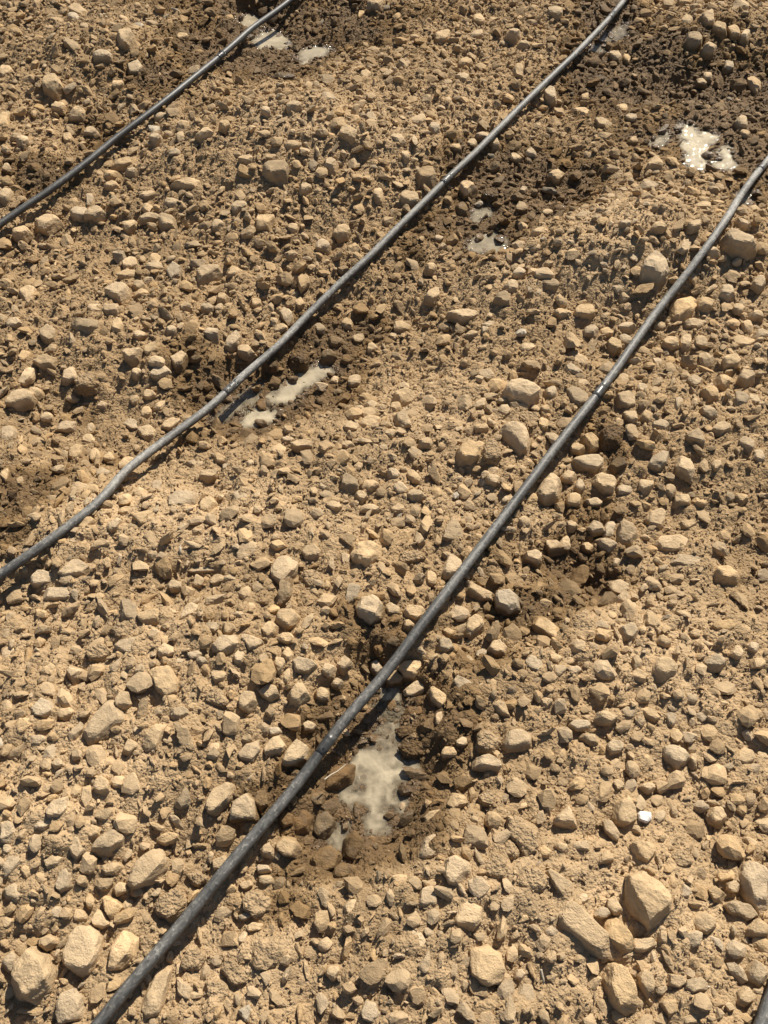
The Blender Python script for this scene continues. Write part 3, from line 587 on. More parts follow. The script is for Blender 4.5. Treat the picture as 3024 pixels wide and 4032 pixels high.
S[5] = [(365,45,95,60,0),([(245,255),(270,220),(330,202),(390,235),(360,270),(290,285)],'','low wide stone right of the middle hose at the left'),(180,285,110,75,0),([(175,350),(185,322),(300,325),(312,355),(290,378),(220,380),(178,372)],'l','pale brick-shaped stone near the left edge below the middle hose'),(315,120,70,45,0),(265,170,60,45,10),(315,160,45,35,0),(485,50,85,60,20),
 ([(1020,185),(1040,140),(1090,112),(1128,145),(1115,175),(1070,210),(1030,215)],'','egg-shaped tilted stone in the dry ground left of the nearest hose'),([(1295,170),(1315,140),(1365,135),(1390,165),(1375,205),(1325,212)],'','rounded tan stone above the soft clod left of the nearest hose'),([(1165,235),(1185,195),(1250,180),(1292,215),(1280,270),(1225,335),(1175,290)],'','large heart-shaped stone left of the nearest hose'),([(1510,185),(1545,135),(1610,115),(1655,150),(1645,200),(1585,255),(1530,235)],'l','large pale pitted oval boulder just left of the nearest hose'),
 (1430,180,80,90,0,'c'),(1490,200,65,55,-40),(1340,280,110,100,0,'c'),([(1488,380),(1500,310),(1530,280),(1560,330),(1545,385),(1510,405)],'','upright oval stone above the speckled round boulder left of the nearest hose'),([(1535,410),(1560,360),(1600,350),(1659,390),(1650,460),(1600,487),(1545,455)],'','speckled round boulder beside the left side of the nearest hose'),
 ([(1190,455),(1205,415),(1265,410),(1295,450),(1280,495),(1230,510),(1195,485)],'','cube-like rounded stone in the middle of the dry ground'),(1165,500,75,85,-30),(1235,540,80,55,0),(1180,415,60,45,0),([(765,470),(790,400),(825,380),(880,415),(870,440),(800,470)],'l','bright stone with a sharp ridge in the left dry ground'),([(585,455),(600,425),(680,410),(712,440),(690,490),(620,495)],'','domed tan stone in the left dry ground'),(745,430,55,45,20,'l'),(665,525,60,60,0),(740,485,90,75,0,'c'),(530,500,100,80,0,'c'),
 ([(488,575),(510,545),(600,532),(655,570),(645,590),(590,610),(530,605)],'','long faceted stone with a shaded front in the left dry ground'),([(675,580),(700,555),(750,580),(768,610),(720,630),(685,625)],'','wedge stone right of the long faceted stone'),([(908,575),(940,535),(1020,530),(1040,555),(1020,595),(980,615),(920,600)],'','oblong tan stone, lower of two touching stones in the dry ground'),([(1035,545),(1060,512),(1125,540),(1140,565),(1110,590),(1070,598)],'','broad tan stone, upper right of two touching stones in the dry ground'),
 (1000,290,70,50,0),(885,240,140,30,0),(1070,405,80,45,5),(920,490,70,65,0),(990,500,70,75,0,'d'),(1060,345,80,85,0),(855,290,60,65,0),(940,285,85,50,0),(750,310,70,60,-30),(420,605,110,90,0,'c'),([(0,600),(30,575),(75,580),(78,610),(40,645),(0,640)],'l','pale stone cut by the left edge in the lower dry ground'),(210,680,90,80,0),(320,690,90,75,0),(325,720,60,40,0),
 ([(635,685),(660,660),(735,650),(770,730),(765,785),(720,808),(680,780)],'','large cracked upright boulder in the left dry ground'),(605,685,80,80,0),(840,610,65,50,0),(865,640,60,50,0),(770,640,60,30,0),([(125,860),(180,800),(225,815),(240,870),(200,893),(140,885)],'','grey-tan angular stone near the left edge, lower half'),(280,865,70,60,20),(165,780,90,60,0),([(60,930),(80,885),(165,895),(170,910),(110,960),(75,975)],'l','pale stone with a white face near the left edge'),([(0,880),(0,800),(50,815),(75,855),(60,870)],'l','dark-sided stone with a pale top at the left edge'),
 ([(350,950),(400,870),(465,800),(490,800),(540,890),(525,925),(440,990),(380,1000)],'','very large pointed boulder standing in the left dry ground'),(530,810,75,100,0),([(608,985),(640,930),(700,900),(725,915),(715,960),(685,1025),(625,1035)],'','elongated tan stone right of the very large pointed boulder'),(560,1010,75,80,-40),(775,870,85,75,0),(825,830,55,60,0),(690,860,75,50,0),(945,700,70,70,30),(1035,620,65,70,0),(1240,610,60,70,0),([(1258,640),(1290,612),(1345,630),(1370,655),(1330,690),(1275,690)],'','lumpy tan stone left of the nearest hose, above the puddle'),
 (1205,650,55,75,0),(1240,695,35,85,0),(1485,655,85,65,25),(1415,675,65,60,0),(1625,665,60,70,0),(1160,770,90,70,0),([(1240,790),(1270,740),(1310,730),(1335,790),(1290,835),(1250,825)],'','five-sided pale stone left of the nearest hose'),([(1030,800),(1050,768),(1105,775),(1110,820),(1070,868),(1035,845)],'','shield-shaped stone in the dry ground left of the nearest hose'),(1390,780,65,70,0,'l'),(1455,735,55,50,0),(930,800,130,90,0,'c'),
 ([(1025,1040),(1060,995),(1115,980),(1125,1030),(1090,1080),(1040,1070)],'','angular tan stone, first of three leading up to the nearest hose beside the puddle'),([(1135,1020),(1160,975),(1205,958),(1235,1010),(1215,1045),(1150,1058)],'l','pale angular stone, second of three leading up to the nearest hose beside the puddle'),([(1215,1105),(1245,1010),(1275,980),(1345,1030),(1330,1080),(1290,1105)],'','large pitted triangular stone against the left side of the nearest hose, opposite the puddle'),
 (920,1015,75,50,0),(1065,975,50,50,0),(1335,920,60,60,-30),(1185,940,75,40,0),(40,530,80,70,0),(100,480,80,50,0),(245,1080,60,55,0),(160,980,80,60,0)]
S[6] = [([(250,125),(275,40),(305,8),(335,50),(345,120),(300,135)],'','tall triangular stone left of the nearest hose near the centre'),(395,110,85,50,10),([(250,255),(265,200),(290,168),(335,200),(340,240),(300,280),(260,290)],'l','pale rounded stone tucked against the left side of the nearest hose'),([(345,330),(355,280),(385,295),(472,345),(465,375),(420,375)],'l','pale wedge stone poking out from under the nearest hose'),([(478,370),(490,330),(545,322),(585,360),(588,420),(540,448),(485,420)],'','square rounded boulder on dark soil right of the nearest hose'),
 (125,190,130,80,0,'c'),(150,110,60,60,0),(205,280,55,80,0),(375,160,45,50,0),([(80,425),(100,392),(160,400),(185,435),(140,468),(95,455)],'','lumpy stone just left of the nearest hose above the dark boulder'),(35,415,70,75,-30),(105,485,55,45,0),([(350,510),(360,460),(395,435),(432,450),(430,490),(375,540),(352,530)],'l','pale flat leaf-shaped stone on damp soil'),([(230,575),(250,530),(285,540),(305,585),(265,610),(235,600)],'','small square tan stone on damp soil right of the nearest hose'),(280,510,60,40,-20),
 ([(447,595),(465,555),(510,545),(542,580),(525,620),(475,625)],'','rough tan stone on damp soil below the square boulder'),([(645,480),(655,430),(690,435),(765,500),(760,545),(725,555),(660,510)],'','flat shield-like stone leaning on damp soil right of centre'),([(805,500),(830,430),(885,410),(900,470),(895,540),(850,545)],'c','tall crumbly clod below the dark hollow'),(645,190,90,80,0),(735,145,85,65,0),(785,130,50,80,0),([(875,65),(910,25),(950,45),(955,80),(900,95)],'','pale domed stone in the cluster above the dark hollow'),(980,65,50,95,-30),
 ([(1000,130),(1005,55),(1035,30),(1095,60),(1105,105),(1070,150),(1020,155)],'d','large smooth grey-brown cobble above the dark hollow'),([(915,115),(960,100),(1015,135),(1010,160),(970,175),(930,145)],'','tilted flat stone left of the smooth grey-brown cobble'),(880,145,60,50,0),(1005,215,70,60,20),(610,40,65,50,0),(810,50,60,45,0),([(1160,150),(1195,95),(1270,85),(1318,105),(1300,155),(1240,175),(1185,172)],'','wide tan domed boulder right of the smooth grey-brown cobble'),([(1230,225),(1260,180),(1340,178),(1390,205),(1370,235),(1290,240)],'','half-buried broad stone below the wide tan domed boulder'),
 (1175,30,100,90,30),(1320,45,90,60,0),([(1425,265),(1445,225),(1510,235),(1545,270),(1530,305),(1480,312),(1440,295)],'l','pale lumpy boulder on the fine ground at the right'),([(955,300),(1010,285),(1060,310),(1065,345),(1020,365),(985,350)],'','rounded stone on the right rim of the dark hollow'),([(800,570),(820,540),(870,560),(878,595),(845,620),(810,605)],'','small smooth oval stone below the tall crumbly clod'),([(600,660),(640,608),(690,635),(708,690),(670,700),(610,680)],'','triangular tan stone on damp soil'),
 ([(55,665),(90,640),(165,635),(165,680),(130,725),(80,710)],'l','pale smooth stone under the nearest hose above the puddle, upper of two'),([(85,770),(140,715),(185,740),(180,775),(130,800),(90,795)],'l','pale stone at the head of the puddle, lower of two'),([(190,770),(215,742),(280,790),(275,820),(245,850),(205,815)],'l','pale jagged flat stone at the upper right of the puddle'),([(295,745),(320,695),(395,735),(405,765),(360,780),(310,772)],'','low tan stone right of the pale jagged flat stone'),(485,740,75,55,0),(40,715,80,75,0,'d'),
 ([(218,880),(235,850),(260,865),(265,915),(235,930),(220,910)],'l','small pale upright stone on wet soil right of the puddle'),(290,945,50,85,10),(365,635,55,45,-40),(420,610,60,50,0),(415,740,50,80,0),(760,680,70,60,0),(825,680,75,50,0),(740,630,75,60,-20),([(1145,680),(1170,620),(1230,615),(1272,650),(1260,715),(1210,740),(1150,715)],'','large rough boulder in the fine ground right of centre'),(1100,710,90,70,0),(1295,745,90,55,0),(1430,640,100,70,0),(1065,510,80,85,30),(1210,555,65,60,0),(1160,470,75,80,0),(940,485,70,55,0),
 ([(1410,500),(1450,465),(1510,455),(1538,485),(1500,520),(1430,520)],'','flat grey-tan stone in the fine ground at the right'),(1600,580,65,50,0),(1530,600,60,55,0),(1350,520,60,40,0),(1570,505,40,60,20),(1620,650,75,60,0),([(470,830),(490,805),(530,825),(545,880),(500,870)],'','small slanted stone between the puddle and the fine ground'),(630,760,110,55,10),([(515,1000),(535,945),(600,930),(642,955),(635,1000),(590,1020),(535,1028)],'','broad pitted stone right of the puddle'),(445,985,110,110,0,'c'),(450,1080,130,90,0),(340,990,65,55,20),(290,1035,90,60,10),
 (130,1020,140,80,0,'wc'),(95,945,100,70,0,'wc'),(140,860,120,60,10,'wo'),(185,920,60,80,0,'w'),(850,910,100,60,-5),(965,885,100,60,0),(1150,865,110,60,-35),(1060,860,80,60,0),(1240,890,75,65,0),(1380,880,60,50,0),(1330,800,75,60,0),(1480,940,120,90,0,'c'),(1255,1050,130,100,-35),(1340,1065,40,75,10),(1560,1050,90,85,0),(1480,1090,100,60,0),(1640,1050,60,50,0),(700,820,75,55,0),(890,975,90,60,0),(1000,1010,80,60,0),(30,830,60,65,0,'wo')]
S[7] = [([(395,70),(430,25),(475,65),(478,105),(435,115),(405,100)],'','upright tan stone near the left side below the very large pointed boulder'),(505,55,75,60,-20),(370,115,55,105,0),([(185,190),(240,130),(290,120),(300,190),(270,230),(205,220)],'','upper stone of a stacked group at the left'),([(110,235),(140,190),(235,205),(240,235),(190,270),(145,265)],'l','pale stone in front of a stacked group at the left'),(215,305,115,80,-25),(445,200,100,70,0),([(360,270),(400,235),(435,255),(430,290),(385,305)],'l','small bright stone behind the pyramid stone'),([(380,360),(420,290),(475,250),(540,290),(525,330),(470,365)],'','pyramid stone with a shaded front at the lower left'),
 (335,345,75,105,0),([(0,235),(35,215),(75,245),(78,285),(40,325),(0,318)],'l','pale cobble cut by the left edge, lower of the pair there'),(25,350,65,50,0),([(0,420),(30,375),(90,370),(105,400),(60,450),(15,475)],'l','pale flat-topped stone at the left edge'),(110,445,75,60,0),([(185,400),(235,368),(275,385),(250,430),(200,440)],'','pale square-topped stone near the left edge'),([(230,500),(245,445),(285,420),(312,460),(300,510),(255,535)],'','angular stone with a dark shaded side near the left edge'),(350,485,60,50,0),(480,430,100,65,15),
 ([(540,480),(580,400),(650,350),(700,350),(722,390),(710,430),(640,500),(570,520)],'','large loaf-shaped stone left of the nearest hose, lower left'),(720,300,90,55,0),(690,50,100,65,0),([(880,160),(910,80),(985,45),(1015,70),(1000,130),(930,200),(895,195)],'','long wedge-shaped stone left of the nearest hose'),([(990,230),(1005,150),(1070,95),(1105,130),(1108,225)],'','flat triangular pitted slab touching the left side of the nearest hose'),(1075,30,60,75,30),(1130,130,65,100,0,'w'),
 ([(1185,320),(1220,285),(1275,305),(1295,340),(1270,385),(1225,380),(1195,350)],'','dry smooth oval stone on wet soil just right of the nearest hose'),(1155,355,60,75,0),([(1245,265),(1270,180),(1320,165),(1345,215),(1330,270),(1280,290)],'wo','wet orange-brown cobble in the shade of the nearest hose'),(1235,215,70,90,0,'wo'),([(1350,270),(1360,205),(1410,185),(1450,230),(1430,280),(1380,315)],'w','half-wet rounded cobble at the lower left of the puddle'),([(1335,400),(1370,350),(1420,330),(1475,375),(1460,430),(1400,465),(1345,440)],'w','big wet brown cobble below the puddle'),
 ([(1485,380),(1490,300),(1530,265),(1575,310),(1580,370),(1540,415)],'wd','tall wet gritty cobble at the lower end of the puddle'),([(1395,95),(1415,20),(1445,-20),(1525,-15),(1515,60),(1470,80),(1420,115)],'wo','long wet orange flat stone between the nearest hose and the puddle'),(1490,445,110,75,0,'w'),(1370,130,65,65,0,'w'),([(435,570),(450,545),(500,565),(530,600),(505,640),(475,655),(445,610)],'','bent tan stone above the two pale boulders at the lower left'),([(388,650),(415,600),(455,630),(475,675),(440,690),(400,680)],'l','small pale stone just above the two pale boulders at the lower left'),
 (515,520,65,65,0),(340,635,65,60,0),(240,625,65,60,0),([(265,810),(290,720),(340,668),(400,675),(440,720),(435,800),(390,880),(340,892),(275,845)],'l','large pale oval boulder at the lower left'),([(460,850),(475,760),(515,705),(560,700),(597,745),(580,810),(520,870),(465,880)],'l','large pale smooth boulder between the pale oval boulder and the nearest hose'),([(40,920),(60,830),(130,775),(210,800),(245,890),(230,960),(150,1010),(80,985)],'','largest round dusty boulder in the bottom left corner'),
 ([(235,1060),(260,970),(320,945),(375,1000),(370,1090),(250,1105)],'','rounded stone cut by the bottom edge left of the nearest hose'),([(600,1045),(620,970),(665,880),(700,845),(735,875),(720,960),(690,1060),(630,1080)],'l','tall pale leaning stone against the right side of the nearest hose at the bottom'),(795,955,60,120,25),(625,755,80,110,0,'c'),(55,535,95,85,0),(195,745,90,75,0),(740,590,170,130,0,'c'),([(1035,560),(1070,530),(1130,525),(1190,570),(1170,620),(1100,650),(1050,610)],'c','pale flat lump of dry soil below the wet cobbles'),
 (1060,635,65,35,10),(1100,685,75,50,0,'l'),([(1070,830),(1110,740),(1180,695),(1250,715),(1250,800),(1180,880),(1100,880)],'c','big dry crumbly clod below the brown damp patch'),(1045,730,60,65,0),(1060,810,80,70,0),(830,820,120,110,0,'c'),([(945,870),(960,810),(1010,820),(1070,880),(1060,930),(1010,940)],'c','leaning clod right of the nearest hose near the bottom'),([(1480,590),(1520,560),(1585,575),(1580,620),(1530,655),(1490,625)],'','rough tan stone below the puddle on fine soil'),(1405,760,70,60,0),(1440,880,70,80,0),([(1555,1050),(1580,1000),(1630,1010),(1650,1070),(1620,1105),(1570,1090)],'','rounded stone at the bottom edge near the middle'),
 (935,960,110,110,0,'c'),(1065,1060,75,80,0),(950,410,75,80,0),(850,470,110,60,-20,'c'),(1060,500,60,45,0),(1135,430,70,40,0),(1150,480,75,50,0),(20,660,60,60,0),(40,830,80,90,0)]
S[8] = [([(995,220),(1010,150),(1065,108),(1090,150),(1095,220),(1045,250),(1000,240)],'','upright flat tan stone beside the white stone'),([(1097,195),(1110,180),(1160,182),(1162,215),(1135,238),(1100,225)],'q','small bright white stone at the lower right'),([(730,215),(765,185),(800,148),(825,200),(835,248),(780,250),(735,240)],'l','bright spiky wedge stone right of the puddle'),([(1405,205),(1420,165),(1470,160),(1490,205),(1455,248),(1415,235)],'','diamond-shaped tan stone near the right edge'),(1195,205,60,65,0),(1020,70,60,55,0),(1145,80,75,50,0),
 ([(165,210),(190,180),(245,165),(262,195),(225,240),(180,248)],'','flat-topped dry stone just right of the foot of the puddle'),([(140,390),(165,310),(220,280),(255,310),(250,360),(205,395)],'','rounded tan boulder right of the wet soil below the puddle'),([(250,445),(260,390),(310,365),(380,410),(380,460),(330,515),(280,515)],'l','pale rough boulder below the puddle'),([(140,590),(160,520),(220,502),(238,560),(225,600),(150,605)],'','shaded block left of the flat pentagonal stone'),([(298,640),(320,590),(380,555),(425,600),(425,660),(390,695),(320,690)],'l','flat pentagonal pale stone below the pale rough boulder'),
 (70,425,75,45,0),(70,485,90,65,0),([(98,730),(115,695),(165,710),(190,755),(165,795),(115,785)],'l','pale smooth stone in the fine soil at the bottom middle'),([(370,840),(375,775),(450,762),(510,800),(528,870),(510,925),(440,945),(375,910)],'','large round cobble with a pitted face at the bottom middle'),(245,885,70,80,0),([(392,1010),(410,995),(475,1020),(460,1045),(410,1050)],'l','small pale flat stone below the large round cobble'),([(535,210),(590,200),(660,260),(668,360),(600,380),(540,320)],'c','large crumbly clod right of the puddle foot'),(550,350,75,90,0,'c'),(480,430,120,150,0,'c'),(640,480,140,120,0,'c'),(650,600,130,80,0,'c'),
 ([(705,450),(720,430),(820,490),(805,550),(780,560),(730,500)],'','slanting oblong stone above the long buried slab'),([(695,570),(725,525),(800,550),(900,640),(1060,790),(1050,822),(920,803),(760,690)],'','long half-buried slab running diagonally at the lower right'),(800,675,110,90,0,'c'),([(1040,560),(1045,465),(1120,450),(1190,490),(1255,590),(1250,630),(1140,692),(1085,640)],'','biggest boulder at the lower right, brown with a weathered side'),([(950,700),(965,655),(1010,643),(1060,690),(1092,770),(1060,795),(985,765)],'','angular brown stone lying on the lower end of the long slab'),
 ([(1080,790),(1085,735),(1170,728),(1190,755),(1130,790)],'l','flat stone right of the angular brown stone on the long slab'),([(950,920),(960,840),(990,830),(1060,870),(1098,950),(1095,1030),(1060,1075),(985,1015)],'','large standing egg-shaped boulder near the bottom right'),([(1100,900),(1120,855),(1160,880),(1178,930),(1150,985),(1110,940)],'','narrow upright stone right of the standing egg-shaped boulder'),(945,620,75,50,15),(1000,590,60,100,30),([(1060,335),(1090,305),(1165,320),(1175,370),(1130,425),(1080,385)],'','pale triangular-bottomed stone below the white stone'),(1290,390,110,90,0,'c'),
 ([(1540,480),(1555,410),(1600,395),(1659,430),(1659,600),(1630,645),(1575,570)],'','big boulder cut by the right edge, lower right'),([(1475,590),(1510,570),(1600,590),(1625,630),(1580,655),(1500,625)],'d','flat brown stone under the big boulder at the right edge'),([(1320,655),(1370,612),(1440,640),(1445,680),(1400,715),(1345,700)],'','blunt tan stone right of the biggest lower boulder'),(1440,540,80,75,0),(1515,510,65,50,0),(1345,735,90,80,0),(1590,315,90,55,0),(1475,465,80,40,0),(1210,725,50,60,0),(1620,690,110,80,0),(1620,880,100,110,0),(1270,915,110,60,0),(1360,940,120,80,0),(1240,1030,90,85,0),(1330,1090,100,60,0),(1570,985,80,80,0),
 (985,260,55,100,35),(855,330,90,55,0),(770,340,65,65,0),(700,360,70,60,0),(590,890,50,50,0),(620,975,75,110,0),(720,705,75,60,-30),(745,970,85,70,0),(785,770,50,85,0),(860,560,50,55,0,'l'),(450,125,100,90,0,'c'),(315,145,90,80,0),(340,60,100,70,20,'w'),(215,115,75,50,0,'wo'),(130,1080,90,50,0),(960,385,75,60,0)]

stones = []
for k, lst in S.items():
    ox, oy, sc = R(k)
    for e in lst:
        if isinstance(e[0], list):
            pts = np.array(e[0], float); flag = e[1]; lab = e[2]; poly = True
        else:
            cx, cy, w, h, a = e[:5]; flag = e[5] if len(e) > 5 else ''; lab = None; poly = False
            q = int(rng.integers(5, 8)); th = np.sort((np.arange(q) + rng.uniform(-.33, .33, q)) / q * 2 * np.pi + rng.uniform(0, 6))
            ra = rng.uniform(.84, 1.18, q); ca, sa = math.cos(math.radians(-a)), math.sin(math.radians(-a))
            u, v = np.cos(th) * ra * w / 2, np.sin(th) * ra * h / 2
            pts = np.stack([cx + u * ca - v * sa, cy + u * sa + v * ca], 1)
        pts = pts * sc + np.array([ox, oy])
        x, y = pts.T
        area = .5 * abs(np.sum(x * np.roll(y, -1) - y * np.roll(x, -1)))
        c = pts.mean(0)
        stones.append(dict(px=pts, area=area, c=c, flag=flag, label=lab, poly=poly))
# drop unlabelled ellipses that repeat a neighbour read from an adjoining tile
keep = []
for s_ in sorted(stones, key=lambda q: (q['label'] is None, -q['area'])):
    r = math.sqrt(s_['area'] / math.pi)
    if s_['label'] is None and any(np.hypot(*(s_['c'] - t['c'])) < .62 * (r + math.sqrt(t['area'] / math.pi)) for t in keep):
        continue
    keep.append(s_)
stones = keep
# rank by size in the photograph
order = sorted(range(len(stones)), key=lambda i: (stones[i]['label'] is None, -stones[i]['area']))
chosen = set(order[:300])

def build_stone(s_, level):
    pts = s_['px']; flag = s_['flag']
    cx, cy = s_['c']
    gx_, gy_, gz_ = ground_point(np.array([cx]), np.array([cy])); gx_, gy_, gz_ = float(gx_[0]), float(gy_[0]), float(gz_[0])
    x, y = pix(pts[:, 0], pts[:, 1], gz_ + .006)
    Q = np.stack([x, y], 1); c = Q.mean(0); Q = Q - c
    dist = np.hypot(c[0], c[1]); elev = math.atan2(CAM_H, dist)
    vd = c / (dist + 1e-9)
    Q = Q - np.outer(Q @ vd, vd) * (.30 * math.cos(elev))         # what the height of the stone adds to its outline
    A = Q.T @ Q / len(Q); ev = np.sqrt(np.linalg.eigvalsh(A)); small, big = ev[0] * 1.42, ev[1] * 1.42
    r = np.random.default_rng(int(cx * 7 + cy * 13))
    hgt = small * r.uniform(.62, .95)
    if 'c' in flag: hgt *= .75
    # side faces from the outline, then a few top facets and the underside
    if np.sum(Q[:, 0] * np.roll(Q[:, 1], -1) - Q[:, 1] * np.roll(Q[:, 0], -1)) < 0: Q = Q[::-1]
    N, d = [], []
    for a, b in zip(Q, np.roll(Q, -1, 0)):
        e = b - a; L = np.hypot(*e)
        if L < 1e-5: continue
        n2 = np.array([e[1], -e[0]]) / L; dd = max(float(n2 @ a), small * .35)
        be = r.uniform(.02, .5); N.append([n2[0] * math.cos(be), n2[1] * math.cos(be), math.sin(be)]); d.append(dd * math.cos(be) * 1.04)
    for q in range(int(r.integers(2, 4))):
        t = r.uniform(.04, .42) if q else r.uniform(.0, .16); ph = r.uniform(0, 2 * math.pi)
        N.append([math.sin(t) * math.cos(ph), math.sin(t) * math.sin(ph), math.cos(t)]); d.append(hgt * (1 + (.10 * q)) + math.sin(t) * small * .25)
    for q in range(int(r.integers(2, 5))):
        t = r.uniform(.45, 1.05); ph = r.uniform(0, 2 * math.pi)
        N.append([math.sin(t) * math.cos(ph), math.sin(t) * math.sin(ph), math.cos(t)]); d.append(math.sin(t) * (small * .75 + .25 * big) + hgt * math.cos(t) * r.uniform(.45, .75))
    N.append([0, 0, -1]); d.append(hgt * .75)
    N, d = np.array(N), np.array(d)
    V0, F = ICO[level]
    D = V0 * np.array([1, 1, max(.45, hgt / small)]); 
    w_, v_ = np.linalg.eigh(A); ax1 = v_[:, 1]
    D[:, :2] += np.outer(D[:, :2] @ ax1, ax1) * (big / small - 1)
    D /= np.linalg.norm(D, axis=1)[:, None]
    p = r.uniform(18, 44) if 'c' not in flag else r.uniform(8, 12)
    rad = stone_surface(D, N, d, p)
    V = D * rad[:, None]
    off = r.uniform(-50, 50, 3)
    am = .066 if 'c' not in flag else .15
    nz = noise(V / small * 1.3 + off, 1) * am + noise(V / small * 3.1 + off, 2) * am * .55 + noise(V / small * 7 + off, 3) * am * .34
    if level >= 4: nz = nz + noise(V / small * 15 + off, 4) * am * .20
    V = V * (1 + nz)[:, None]
    V[:, 2] += hgt * r.uniform(.0, .22)
    # paint: weathered colour, wet foot where the soil is wet
    wx = float(wetness(np.array([c[0]]), np.array([c[1]]))[0])
    t = stone_tint(r, flag)
    mott = 1 + .10 * noise(V / small * 1.8 + off, 6) + .06 * noise(V / small * 5 + off, 7)
    hz = (V[:, 2]) / (hgt * 1.1)
    if 'w' in flag: w = np.full(len(V), .86) + .12 * noise(V / small * 2 + off, 8)
    else:
        dry = r.uniform(.25, .75) if wx > .2 else .5
        w = wx * (1 - smooth(dry - .35, dry + .25, hz + .25 * noise(V / small * 2 + off, 8)))
    dust = (.75 * (1 - smooth(-.1, .55, hz + .35 * noise(V / small * 2.4 + off, 9))))[:, None]
    tint = np.concatenate([(t[None] * (1 - dust) + SOIL[None] * 1.08 * dust) * mott[:, None], np.clip(w, 0, 1)[:, None]], 1)
    fp = Q + c
    return V, F, tint, (c[0], c[1], gz_), fp, big, small, hgt

big_V, big_F, big_T, nv = [], [], [], 0
footprints = []
obj_of = {}
for rank, i in enumerate(order):
    s_ = stones[i]
    lv = 4
    if rank < 300 and math.sqrt(s_['area']) > 165: lv = 5
    if i not in chosen: lv = 3
    V, F, T, loc, fp, bg, sm, hg = build_stone(s_, lv)
    s_['loc'] = loc; s_['big'] = bg; s_['small'] = sm
    footprints.append(fp)
    if i in chosen:
        o = mesh_obj('clod' if 'c' in s_['flag'] else 'stone', V, F, T, MAT_CLOD if 'c' in s_['flag'] else MAT_STONE, smooth_on=False, loc=loc)
        o['category'] = 'clod' if 'c' in s_['flag'] else 'stone'
        o['group'] = 'clods of soil among the stones' if 'c' in s_['flag'] else 'larger stones on the soil'
        obj_of[i] = o
    else:
        big_V.append(V + np.array(loc)); big_F.append(F + nv); big_T.append(T); nv += len(V)

# ------------------------------------------------------------------ labels of the other stones: where they lie next to the ones that stand out
marks = [(stones[i]['c'], stones[i]['label'], stones[i]['area']) for i in order if stones[i]['label']]
def short(lab):
    return lab
names = {}
LM = []
for i in order:
    if i in chosen and stones[i]['label']:
        obj_of[i]['label'] = stones[i]['label']
# ---- compact landmark phrases
landmark = [(1500, 3020, 'the large milky puddle'), (1130, 1580, 'the cream puddle at the middle hose'), (2740, 600, 'the cream puddle at the upper right'), (1925, 930, 'the sparkling puddle'), (1120, 190, 'the puddles at the farthest hose'),
 (2330, 2270, 'the dark hollow'), (1780, 698, 'the emitter of the middle hose'), (2350, 1555, 'the upper emitter of the nearest hose')]
lm_key = {'small bright white stone': 'the white stone', 'very large pointed boulder': 'the very large pointed boulder', 'large cracked upright': 'the cracked upright boulder', 'biggest boulder at': 'the biggest lower right boulder', 'large standing egg': 'the standing egg-shaped boulder',
 'large round cobble': 'the large round pitted cobble', 'long half-buried slab': 'the long half-buried slab', 'large pale oval boulder': 'the large pale oval boulder', 'largest round dusty': 'the bottom left corner boulder', 'large loaf-shaped': 'the loaf-shaped stone', 'big boulder cut by the right': 'the right edge boulder',
 'large pale round-edged': 'the pale round-edged flat boulder', 'large pale jagged': 'the pale jagged boulder', 'big pale rounded boulder': 'the big pale boulder at the hose', 'long pale slab right': 'the long pale slab', 'smooth pale oval boulder': 'the pale oval boulder at the right edge', 'blocky square brown': 'the blocky square stone',
 'pale flat rectangular': 'the pale rectangular slab', 'broad dark brown': 'the broad dark brown stone', 'rounded tan stone alone': 'the lone rounded stone at the top', 'bulky brown': 'the bulky brown stone', 'chunky tan': 'the chunky pale-faced stone', 'large crumbly round clod': 'the crumbly round clod', 'wide domed stone at': 'the domed stone at the left edge',
 'large smooth-faced': 'the smooth-faced stone at the middle hose', 'big rough-faced': 'the rough-faced blocky stone', 'large heart-shaped': 'the heart-shaped stone', 'large pale pitted oval': 'the pale pitted oval boulder', 'speckled round': 'the speckled round boulder', 'pale brick-shaped': 'the pale brick-shaped stone', 'long faceted': 'the long faceted stone',
 'cube-like': 'the cube-like stone', 'square rounded boulder': 'the square rounded boulder', 'large smooth grey-brown': 'the smooth grey-brown cobble', 'wide tan domed': 'the wide domed boulder', 'pale lumpy boulder': 'the pale lumpy boulder', 'large rough boulder': 'the large rough boulder', 'smooth pale oval stone right': 'the smooth pale oval stone',
 'large pale tilted': 'the pale tilted stone at the hose', 'pale flat-topped oblong': 'the pale oblong stone', 'dark brown boulder left': 'the dark brown boulder', 'upright angular stone': 'the upright angular stone at the top', 'pale rough boulder below': 'the pale rough boulder', 'flat pentagonal': 'the pentagonal pale stone', 'big dry crumbly clod': 'the big dry clod',
 'diamond-shaped': 'the diamond-shaped stone', 'broad pitted': 'the broad pitted stone', 'pyramid stone': 'the pyramid stone', 'flat shield-like': 'the shield-like flat stone', 'flat grey-tan stone in': 'the flat grey-tan stone at the right', 'tan oval stone, first': 'the tan oval stone', 'kite-shaped': 'the kite-shaped stone', 'sloping tan stone': 'the sloping tan stone',
 'long rough stone at': 'the long rough stone', 'faceted tan stone touching': 'the faceted stone touching the middle hose', 'tall pale leaning': 'the tall pale leaning stone'}
for s_ in stones:
    if s_['label']:
        for k_, v_ in lm_key.items():
            if s_['label'].startswith(k_): landmark.append((s_['c'][0], s_['c'][1], v_))
DIRS = ['right of', 'above and right of', 'above', 'above and left of', 'left of', 'below and left of', 'below', 'below and right of']
cells = {}
